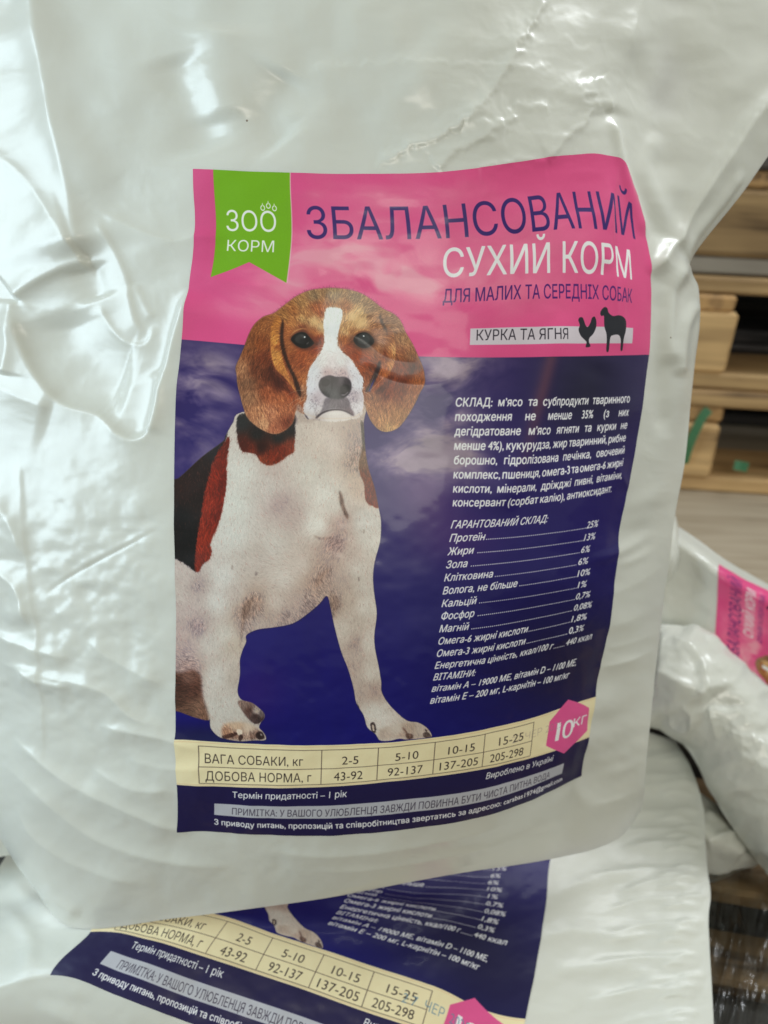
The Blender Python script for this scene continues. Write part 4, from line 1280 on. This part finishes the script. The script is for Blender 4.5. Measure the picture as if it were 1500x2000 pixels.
UG = knots((-430, 0, 130), (0, LW, 290), (LW, 1090, 60))
VG = knots((-520, 0, 150), (0, LH, 420), (LH, 1500, 50))
sack('large upright white pet food sack in front, its whole pink and navy dog panel showing',
     face_xy, depth1, disp1, UG, VG, lambda U, V: .015 + .055 * np.clip((V + 100) / 700, 0, 1) * np.clip((1700 - V) / 700, .3, 1), 'white pet food sacks on the pallet')

# ------------------------------------------------------------------ the sack underneath
V2C = [250, 420, 600, 750, 850, 938, 1000, 1078, 1160, 1256, 1366, 1480, 1600]
U2C = [-330, -150, 0, 140, 288, 400, 513, 625, 738, 930, 1040, 1130]
R2 = {
    250: [(150, 1330), (250, 1325), (350, 1322), (440, 1322), (540, 1325), (630, 1330), (720, 1337), (810, 1345), (905, 1355), (1090, 1388), (1215, 1415), (1318, 1446)],
    420: [(110, 1440), (215, 1432), (320, 1428), (420, 1428), (530, 1435), (622, 1443), (715, 1453), (810, 1465), (908, 1477), (1090, 1505), (1220, 1520), (1350, 1500)],
    600: [(70, 1550), (180, 1540), (290, 1535), (395, 1535), (510, 1544), (608, 1556), (705, 1570), (805, 1585), (905, 1600), (1082, 1630), (1225, 1628), (1374, 1580)],
    750: [(30, 1640), (145, 1628), (262, 1622), (370, 1624), (495, 1636), (596, 1652), (698, 1668), (800, 1684), (900, 1700), (1070, 1706), (1225, 1706), (1378, 1650)],
    850: [(0, 1690), (120, 1680), (240, 1672), (355, 1676), (484, 1690), (588, 1706), (693, 1722), (798, 1740), (896, 1745), (1066, 1762), (1225, 1760), (1382, 1700)],
    938: [(-30, 1730), (95, 1715), (222, 1702), (342, 1706), (474, 1722), (580, 1736), (686, 1752), (790, 1768), (888, 1786), (1058, 1815), (1225, 1815), (1388, 1750)],
    1000: [(-60, 1765), (70, 1745), (205, 1715), (330, 1722), (466, 1742), (568, 1758), (673, 1778), (778, 1800), (876, 1820), (1052, 1858), (1225, 1860), (1384, 1790)],
    1078: [(-100, 1800), (35, 1775), (195, 1722), (322, 1742), (456, 1766), (552, 1786), (652, 1808), (757, 1838), (860, 1868), (1041, 1918), (1225, 1920), (1386, 1850)],
    1160: [(-150, 1830), (-5, 1812), (188, 1752), (316, 1768), (446, 1793), (534, 1824), (632, 1856), (736, 1890), (843, 1925), (1026, 1990), (1225, 1990), (1390, 1920)],
    1256: [(-210, 1880), (-50, 1868), (176, 1820), (290, 1836), (396, 1868), (494, 1900), (596, 1934), (706, 1974), (818, 2011), (1010, 2085), (1225, 2075), (1394, 2000)],
    1366: [(-280, 1970), (-110, 1960), (99, 1904), (225, 1942), (350, 1990), (450, 2025), (558, 2062), (672, 2102), (788, 2144), (990, 2215), (1220, 2180), (1396, 2090)],
    1480: [(-330, 2080), (-150, 2075), (60, 2050), (190, 2075), (320, 2110), (420, 2145), (530, 2180), (650, 2220), (765, 2260), (975, 2310), (1210, 2270), (1392, 2180)],
    1600: [(-340, 2200), (-160, 2210), (40, 2200), (170, 2220), (300, 2250), (400, 2280), (510, 2300), (630, 2330), (750, 2355), (960, 2390), (1180, 2340), (1370, 2260)],
}
X2 = np.array([[p[0] for p in R2[v]] for v in V2C], float)
Y2 = np.array([[p[1] for p in R2[v]] for v in V2C], float)


def xy2(U, V):
    B, A = basis(V2C, V), basis(U2C, U)
    return B @ X2 @ A.T, B @ Y2 @ A.T


def depth2(U, V):
    d = .780 - .222 * np.clip((V - 250) / 1116, 0, 1) ** 1.0
    d = d + .05 * np.clip((U - 560) / 570, 0, None) ** 2.2 + .05 * np.clip((250 - U) / 580, 0, None) ** 1.6
    return d + .06 * np.clip((V - 1380) / 220, 0, None) ** 1.8


def disp2(PX, PY):
    h = 3.5 * (fbm(PX / 150, PY / 110, 141, 3) - .5) + .8 * (fbm(PX / 30, PY / 22, 144, 2) - .5)
    edge = np.clip((PX - 1080) / 200, 0, 1)
    for k in range(17):
        y = 1470 + k * 36 + 9 * math.sin(k * 2.3)
        x1 = 1372 + 8 * math.sin(k * 1.7)
        ln = 150 + 90 * abs(math.sin(k * 1.31))
        h += ridge(PX, PY, [(x1 - ln, y + 26 + 10 * math.sin(k)), (x1 - ln * .5, y + 4), (x1, y + 8)], 2.3 + 1.2 * math.sin(k * 3.1), 8 + 3 * math.sin(k * .9), 'step', ends=.3, w2=22)
        h += ridge(PX, PY, [(x1 - 90, y + 20), (x1 - 45, y + 14), (x1 - 8, y + 24)], 1.9, 6, 'sharp', ends=.3)
        h += ridge(PX, PY, [(x1 - 60, y + 2), (x1 - 25, y - 3), (x1 + 4, y + 5)], 1.7, 6, 'sharp', ends=.3)
    h += 1.8 * (fbm(PX / 80 + PY / 200, PY / 22, 171, 3) - .5) * edge
    for P in ([(1060, 1760), (1160, 1720), (1300, 1700)], [(1020, 1840), (1130, 1820), (1260, 1840)], [(1050, 1900), (1200, 1890), (1330, 1920)], [(0, 1760), (60, 1840), (40, 1930)], [(20, 1700), (50, 1750), (130, 1800)], [(60, 1960), (140, 1990), (230, 2060)]):
        h += ridge(PX, PY, P, 2.2, 16, 'ridge', ends=.3)
    return h


UG2 = knots((-330, 0, 70), (0, LW, 240), (LW, 1130, 60))
VG2 = knots((250, 700, 60), (700, LH, 200), (LH, 1600, 40))
xy2c = xy2


def sack2():
    t = sack('white pet food sack underneath, only the tilted lower part of its navy panel showing',
             xy2, depth2, disp2, UG2, VG2, lambda U, V: np.full(np.shape(U), .10), 'white pet food sacks on the pallet', prn=False, mat=FILM_MATT)
    # its printed panel: the part of the face that carries the print
    X, Y = xy2(UG2, VG2)
    U_, V_ = np.meshgrid(UG2, VG2)
    base = unproject(X, Y, depth2(U_, V_))
    rimf = np.clip(rim_profile(U_, V_, UG2[0], UG2[-1], VG2[0], VG2[-1], 12) * 2.2, 0, 1)
    A = toward(toward(base, disp2(X, Y) / 1000 * rimf), np.full(X.shape, .00035))
    iu = np.nonzero((UG2 >= -1e-6) & (UG2 <= LW + 1e-6))[0]
    iv = np.nonzero(VG2 <= LH + 1e-6)[0]
    uv = np.stack(np.meshgrid(UG2[iu] / LW, 1 - VG2[iv] / LH), -1)
    link('printed_panel', grid_mesh('printed_panel', A[np.ix_(iv, iu)] - np.array(t.location), uv), PRINT2, t)


sack2()

# ------------------------------------------------------------------ sacks at the right, behind
def lattice_sack(label, UCs, VCs, XY, dep, disp, nu, nv, thick, prn=False, group='white pet food sacks on the pallet'):
    XX = np.array([[p[0] for p in r] for r in XY], float)
    YY = np.array([[p[1] for p in r] for r in XY], float)
    DD = np.array(dep, float)

    def xy(U, V):
        B, A = basis(VCs, V), basis(UCs, U)
        return B @ XX @ A.T, B @ YY @ A.T

    def dfun(U, V):
        u, v = U[0], V[:, 0]
        return basis(VCs, v) @ DD @ basis(UCs, u).T
    us = span(UCs[0], UCs[-1], nu)
    vs = span(VCs[0], VCs[-1], nv)
    if prn:
        us = np.unique(np.concatenate([us, [0, LW]]))
        vs = np.unique(np.concatenate([vs, [0, LH]]))
    sx = lambda U, V: thick * np.ones(np.shape(U))

    def depth(U, V):
        return dfun(U, V)
    return sack(label, xy, depth, disp, us, vs, sx, group, prn=prn)


# far sack with the pink panel turned on its side: U runs up the frame, V runs right
UC3 = [-500, -200, 0, 300, 620, 930, 1010]
VC3 = [-420, -260, -120, 0, 180, 360, 700, 1366, 1500]
XY3, D3 = [], []
for v in VC3:
    xb = 1393 + .36 * v if v >= 0 else 1393 + .42 * v
    ytop = float(smooth(xb, [(1200, 1000), (1290, 1018), (1335, 1045), (1400, 1092), (1500, 1148), (1700, 1240), (1960, 1330)])[0])
    row, dr = [], []
    for u in UC3:
        f = (930 - u) / 930
        row.append((xb + 12 * (1 - f) + (0 if u < 1000 else 2), ytop + 14 + 205 * f if u < 1000 else ytop))
        dr.append(.80 - .03 * (1 - f) + (.03 if u > 1000 else .008 * (u > 900)) + .03 * (v < -300) + .01 * (v < -100))
    XY3.append(row)
    D3.append(dr)
lattice_sack('far white sack with the pink corner of its panel turned sideways, lying against the plywood', UC3, VC3, XY3, D3,
             lambda x, y: 7 * (fbm(x / 60, y / 50, 201, 3) - .5) + 2.2 * (ridged(x / 45, y / 60, 207) - .5) * (x < 1390), 90, 110, .05, prn=True)

# nearer sack with its folded top lying over it
XY4 = [
    [(1230, 1230), (1270, 1222), (1310, 1222), (1350, 1226), (1395, 1246), (1440, 1288), (1500, 1340), (1580, 1415), (1650, 1480)],
    [(1225, 1262), (1268, 1256), (1312, 1256), (1356, 1268), (1402, 1292), (1448, 1336), (1508, 1392), (1588, 1466), (1660, 1530)],
    [(1225, 1310), (1270, 1308), (1318, 1312), (1366, 1330), (1412, 1358), (1456, 1402), (1514, 1456), (1592, 1530), (1668, 1590)],
    [(1228, 1360), (1276, 1362), (1326, 1378), (1374, 1408), (1420, 1446), (1462, 1494), (1518, 1548), (1596, 1620), (1672, 1680)],
    [(1232, 1395), (1285, 1405), (1334, 1432), (1376, 1480), (1416, 1540), (1460, 1600), (1516, 1660), (1594, 1728), (1670, 1780)],
    [(1238, 1408), (1292, 1424), (1336, 1456), (1370, 1508), (1406, 1578), (1450, 1644), (1505, 1712), (1588, 1780), (1664, 1830)],
]
D4 = [[.81, .805, .80, .80, .79, .785, .78, .78, .80], [.79, .785, .78, .77, .76, .75, .745, .745, .78], [.80, .775, .76, .75, .74, .73, .72, .72, .76],
      [.79, .77, .755, .745, .73, .72, .71, .71, .75], [.80, .79, .78, .77, .755, .745, .735, .735, .77], [.83, .83, .82, .81, .80, .79, .78, .78, .80]]


def disp4(x, y):
    h = 12 * (fbm(x / 110, y / 70, 221, 3) - .5) + 5 * (fbm(x / 34, y / 26, 227, 3) - .5)
    h += ridge(x, y, [(1276, 1258), (1320, 1262), (1360, 1290), (1392, 1362)], 10, 26, 'step', ends=.1, w2=60)
    h += ridge(x, y, [(1280, 1306), (1320, 1330), (1392, 1366)], 7, 12, 'step', ends=.15, w2=30)
    h += ridge(x, y, [(1306, 1390), (1318, 1412), (1350, 1420), (1352, 1390), (1330, 1370)], 5, 7, 'sharp', ends=.15)
    h += ridge(x, y, [(1330, 1235), (1400, 1262), (1460, 1320), (1540, 1400)], 5, 9, 'step', ends=.1, w2=28)
    h += ridge(x, y, [(1385, 1375), (1392, 1410), (1400, 1450)], 4, 8, 'sharp')
    h += ridge(x, y, [(1420, 1430), (1470, 1440), (1500, 1450)], 2, 8, 'sharp')
    return h


D4 = (np.array(D4) * .955).tolist()
lattice_sack('plain white sack sloping to lower right in front of the pink cornered one', [0, 1, 2, 3, 4, 5, 6, 7, 8], [0, 1, 2, 3, 4, 5], XY4, D4, disp4, 150, 110, .09)

# small corner of one more sack below it
XY5 = [
    [(1330, 1530), (1362, 1545), (1400, 1572), (1440, 1610), (1480, 1640)],
    [(1332, 1590), (1365, 1600), (1402, 1622), (1446, 1652), (1488, 1672)],
    [(1334, 1650), (1368, 1652), (1406, 1658), (1450, 1676), (1484, 1686)],
    [(1336, 1715), (1372, 1726), (1412, 1716), (1446, 1700), (1472, 1692)],
]
D5 = [[.80, .80, .80, .80, .80], [.765, .76, .76, .765, .785], [.765, .755, .755, .765, .785], [.79, .785, .785, .785, .79]]
lattice_sack('small grey looking sack corner poking out below the sloping sack, above the wrapped pallet', [0, 1, 2, 3, 4], [0, 1, 2, 3], XY5, D5,
             lambda x, y: 3 * (fbm(x / 30, y / 30, 231, 3) - .5) + ridge(x, y, [(1375, 1640), (1420, 1632), (1460, 1660)], 5, 7, 'step', ends=.1, w2=22) + ridge(x, y, [(1375, 1580), (1410, 1610), (1430, 1640)], 3, 8, 'ridge'), 60, 60, .05)

# bright corner of film standing up between the front sack and the far one
XY6 = [
    [(1270, 1010), (1288, 1004), (1304, 1000), (1312, 998), (1318, 1004)],
    [(1270, 1040), (1288, 1034), (1306, 1030), (1320, 1034), (1328, 1050)],
    [(1268, 1080), (1288, 1076), (1306, 1074), (1320, 1078), (1331, 1088)],
    [(1264, 1130), (1284, 1124), (1300, 1116), (1314, 1112), (1322, 1112)],
    [(1262, 1190), (1280, 1170), (1294, 1152), (1300, 1142), (1308, 1134)],
]
D6 = [[.80, .80, .80, .80, .80], [.79, .78, .78, .785, .80], [.785, .77, .77, .775, .795], [.785, .77, .77, .775, .79], [.79, .785, .785, .785, .79]]
lattice_sack('bright white upturned sack corner squeezed behind the front sack, just below the pallets', [0, 1, 2, 3, 4], [0, 1, 2, 3, 4], XY6, D6,
             lambda x, y: 3 * (fbm(x / 24, y / 30, 251, 2) - .5), 50, 60, .04)

# neighbour at lower left
XY7 = [
    [(-260, 1330), (-160, 1325), (-60, 1330), (20, 1350), (70, 1380)],
    [(-270, 1430), (-165, 1425), (-60, 1430), (30, 1450), (90, 1480)],
    [(-275, 1530), (-165, 1530), (-60, 1540), (30, 1560), (95, 1590)],
    [(-270, 1620), (-165, 1625), (-60, 1632), (22, 1640), (80, 1650)],
    [(-260, 1680), (-160, 1684), (-60, 1682), (10, 1672), (50, 1664)],
]
D7 = [[.70, .69, .685, .69, .70], [.67, .65, .645, .66, .69], [.665, .645, .64, .655, .685], [.67, .655, .65, .66, .685], [.70, .69, .68, .68, .69]]
lattice_sack('dull white sack at far left, mostly hidden behind the front sack', [0, 1, 2, 3, 4], [0, 1, 2, 3, 4], XY7, D7,
             lambda x, y: 5 * (fbm(x / 50, y / 50, 241, 3) - .5), 60, 60, .06)


# ------------------------------------------------------------------ pallets, plywood, ground
def box_mesh(name, sx, sy, sz, bev=.003, warp=0.0, seed=0, nseg=1):
    """a sawn piece, bevelled, centred on x and y, standing on z = 0"""
    import bmesh
    bm = bmesh.new()
    bmesh.ops.create_cube(bm, size=1)
    rs = random.Random(seed)
    for v in bm.verts:
        v.co = Vector((v.co.x * sx, v.co.y * sy, (v.co.z + .5) * sz))
        v.co += Vector((rs.uniform(-1, 1), rs.uniform(-1, 1), rs.uniform(-1, 1) * .4)) * warp
    bmesh.ops.bevel(bm, geom=bm.edges[:], offset=bev, segments=nseg, affect='EDGES')
    me = bpy.data.meshes.new(name)
    bm.to_mesh(me)
    bm.free()
    return me


def on_front(px, py, y):
    r = unproject(px, py, 1.0) - CL
    return CL + r * (y - CL[1]) / r[1]


def pallet(label, loc, rz, mats, seed, group='stacked wooden pallets', deck=None):
    """1.2 x 0.8 m four-way pallet, long side along x, standing on z = 0"""
    t = thing('wooden_pallet', label, 'pallet', loc, rz, group)
    rs = random.Random(seed)
    L, D = 1.2, .8
    dk, st, bl, bt = mats
    for i, (y, w) in enumerate(((-.3275, .145), (0, .145), (.3275, .145))):
        o = link('bottom_board', box_mesh('bottom_board', L, w - rs.uniform(0, .02), .021, .003, .0015, seed + i), bt if i == 0 else DARKW_SHADE, t)  # boards behind the front one are coloured dark as gap shade
        o.location = (0, y, 0)
    for x, w in ((-.5275, .145), (0, .145), (.5275, .145)):
        for y, d in ((-.35, .1), (0, .145), (.35, .1)):
            o = link('block', box_mesh('block', w, d, .0775, .005, .003, rs.randint(0, 999)), bl if y < -.3 else DARKW_SHADE, t)  # blocks behind the front row carry painted shade
            o.location = (x + rs.uniform(-.006, .006), y, .0215)
    for x in (-.5275, 0, .5275):
        o = link('cross_board', box_mesh('cross_board', .143, D - rs.uniform(0, .012), .021, .004, .0015, rs.randint(0, 999)), st, t)
        o.location = (x, rs.uniform(-.004, .004), .0995)
    for i in range(5 if deck is None else deck[0]):
        y = -.3275 + i * .16375 if deck is None else -.37 + i * .74 / (deck[0] - 1)
        o = link('deck_board', box_mesh('deck_board', L + rs.uniform(-.012, .012), (.143 if i % 2 == 0 else .1) if deck is None else deck[1], .021, .004, .002, rs.randint(0, 999)), (dk if i == 0 or deck else DARKW_SHADE), t)  # rear deck boards have the shade inside the stack in their colour
        o.location = (rs.uniform(-.005, .005), y + rs.uniform(-.004, .004), .121)
    return t


PLY_Z = .40
base = hit_z(1425, 960, PLY_Z)
RZ = math.radians(-3)
stack_y = base[1] + .4
info = [
    ('lowest pallet of the stack, green strap on its block, standing on the plywood', .02, (PALE, PALEY, PALE, PALE)),
    ('second pallet from the bottom of the stack, pale block beside a dark opening', .05, (PALE, PALEY, PALE, PALE)),
    ('pallet with a dark weathered plank on top', .09, (DARKW_SHADE, PALEY, PALE, GREYW)),
    ('fourth pallet up, its front edge just below the slanting film edge', .20, (GREYW, PALEY, PALE, GREYW)),
    ('topmost visible pallet of the stack, only its lower edge showing beside the film', .16, (PALE, PALEY, PALE, GREYW)),
]
_f = stack_y - .4
xs_ = [on_front(1400, 860, _f)[0] - .048, on_front(1428, 650, _f)[0] - .048, on_front(1385, 430, _f)[0] + .0725, on_front(1385, 430, _f)[0] + .15, on_front(1400, 860, _f)[0]]
for i, (lb, dx, mats) in enumerate(info):
    x = xs_[i]
    pallet(lb, (x, stack_y + random.uniform(-.012, .012), PLY_Z + .0005 + i * .1435), RZ + math.radians(random.uniform(-.8, .8)), mats, 300 + 40 * i)

# green strap ends on the lowest pallet
def bent_strip(name, pts, w, th, mat, label, cat):
    import bmesh
    bm = bmesh.new()
    P = basis(np.linspace(0, 1, len(pts)), np.linspace(0, 1, 18)) @ np.array(pts, float)
    prev = None
    for i, p in enumerate(P):
        d = P[min(i + 1, 17)] - P[max(i - 1, 0)]
        d /= np.linalg.norm(d)
        s = np.cross(d, (0, -1, .2))
        s = s / (np.linalg.norm(s) + 1e-9) * w / 2
        n = np.cross(s, d)
        n = n / np.linalg.norm(n) * th / 2
        ring = [bm.verts.new(Vector(p + a * s + b * n)) for a, b in ((-1, -1), (1, -1), (1, 1), (-1, 1))]
        if prev:
            for k in range(4):
                bm.faces.new((prev[k], prev[(k + 1) % 4], ring[(k + 1) % 4], ring[k]))
        else:
            bm.faces.new(ring[::-1])
        prev = ring
    bm.faces.new(prev)
    me = bpy.data.meshes.new(name)
    bm.to_mesh(me)
    bm.free()
    o = link(name, me, mat)
    o['label'], o['category'] = label, cat
    return o


fy = stack_y - .4 - .012


bent_strip('plastic_strap', [on_front(1335, 905, fy), on_front(1350, 860, fy - .004), on_front(1372, 815, fy - .002), on_front(1385, 800, fy)], .012, .001, GREEN, 'thin green plastic strap hanging in a curve across the block of the lowest pallet', 'strap')
bent_strip('plastic_tag', [on_front(1434, 908, fy), on_front(1446, 910, fy - .002), on_front(1460, 913, fy)], .013, .002, GREEN, 'small bright green plastic tag on the board edge of the lowest pallet', 'tag')

# plywood crate that carries the stack
cr = thing('plywood_crate', 'pale plywood topped crate under the pallet stack, behind the far sack', 'crate', (base[0] - .1, .72 + .575, 0), 0)
o = link('top_panel', box_mesh('top_panel', 2.1, 1.15, .018, .0015), PLY, cr)
o.location = (0, 0, PLY_Z - .018)
for nm, sx, sy, x, y in (('side_panel', 2.04, .018, 0, -.55), ('side_panel', 2.04, .018, 0, .55), ('side_panel', .018, 1.08, -1.0, 0), ('side_panel', .018, 1.08, 1.0, 0)):
    o = link(nm, box_mesh(nm, sx, sy, PLY_Z - .018, .001), DARKW_SHADE, cr)  # sides coloured dark as the shade in the gap between sacks
    o.location = (x, y, 0)

# the pallet under the sacks, wrapped in clear film
pb = hit_z(1440, 1800, .1425)
BROWN = wood_material('brown_board', (.44, .28, .14), (.17, .10, .05))
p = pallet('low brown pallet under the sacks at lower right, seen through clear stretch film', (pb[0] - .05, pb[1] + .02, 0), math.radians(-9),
           (BROWN, DARKW_SHADE, DARKW_SHADE, DARKW_SHADE), 900, None, (8, .056))  # parts below the deck painted dark for the shade between boards


def stretch_mat():
    m, nt, b = new_mat('clear_stretch_film')
    nt.nodes.remove(b)
    out = nt.nodes['Material Output']
    tr = N(nt, 'ShaderNodeBsdfTransparent')
    tr.inputs['Color'].default_value = (.93, .95, .94, 1)
    gl = N(nt, 'ShaderNodeBsdfGlossy')
    gl.inputs['Roughness'].default_value = .24
    lw = N(nt, 'ShaderNodeFresnel')
    lw.inputs['IOR'].default_value = 1.5
    ad = N(nt, 'ShaderNodeMath', operation='ADD')
    nt.links.new(lw.outputs[0], ad.inputs[0])
    ad.inputs[1].default_value = .03
    mx = N(nt, 'ShaderNodeMixShader')
    nt.links.new(ad.outputs[0], mx.inputs[0])
    nt.links.new(tr.outputs[0], mx.inputs[1])
    nt.links.new(gl.outputs[0], mx.inputs[2])
    nt.links.new(mx.outputs[0], out.inputs['Surface'])
    return m


us, vs = np.linspace(0, 1, 90), np.linspace(0, 1, 90)
SX, SY = np.meshgrid(1372 + 200 * us, 1690 + 420 * vs)
fold = 14 * (ridged(SX / 34 + SY / 160, SY / 130, 301) - .5) + 5 * (fbm(SX / 40, SY / 90, 305, 3) - .5)
zz = .152 + (fold + 4) / 1000
ray = unproject(SX, SY, np.ones(SX.shape)) - CL
PP = CL + ray * ((zz - CL[2]) / ray[..., 2])[..., None]
so = link('stretch_film', grid_mesh('stretch_film', PP), stretch_mat())
so['label'], so['category'] = 'crinkled clear stretch film over the brown pallet boards at lower right', 'plastic film'


def sheet(name, x0, x1, y0, y1, z, mat):
    me = bpy.data.meshes.new(name)
    me.from_pydata([(x0, y0, z), (x1, y0, z), (x1, y1, z), (x0, y1, z)], [], [(0, 1, 2, 3)])
    o = link(name, me, mat)
    o['kind'] = 'structure'
    return o


sheet('floor', -6, 6, -3, 5, 0, CONCRETE)
w = link('back_wall', box_mesh('back_wall', 9, .2, 3.2, .01), WALLM)
w.location = (0, 3.4, 0.001)
w['kind'] = 'structure'
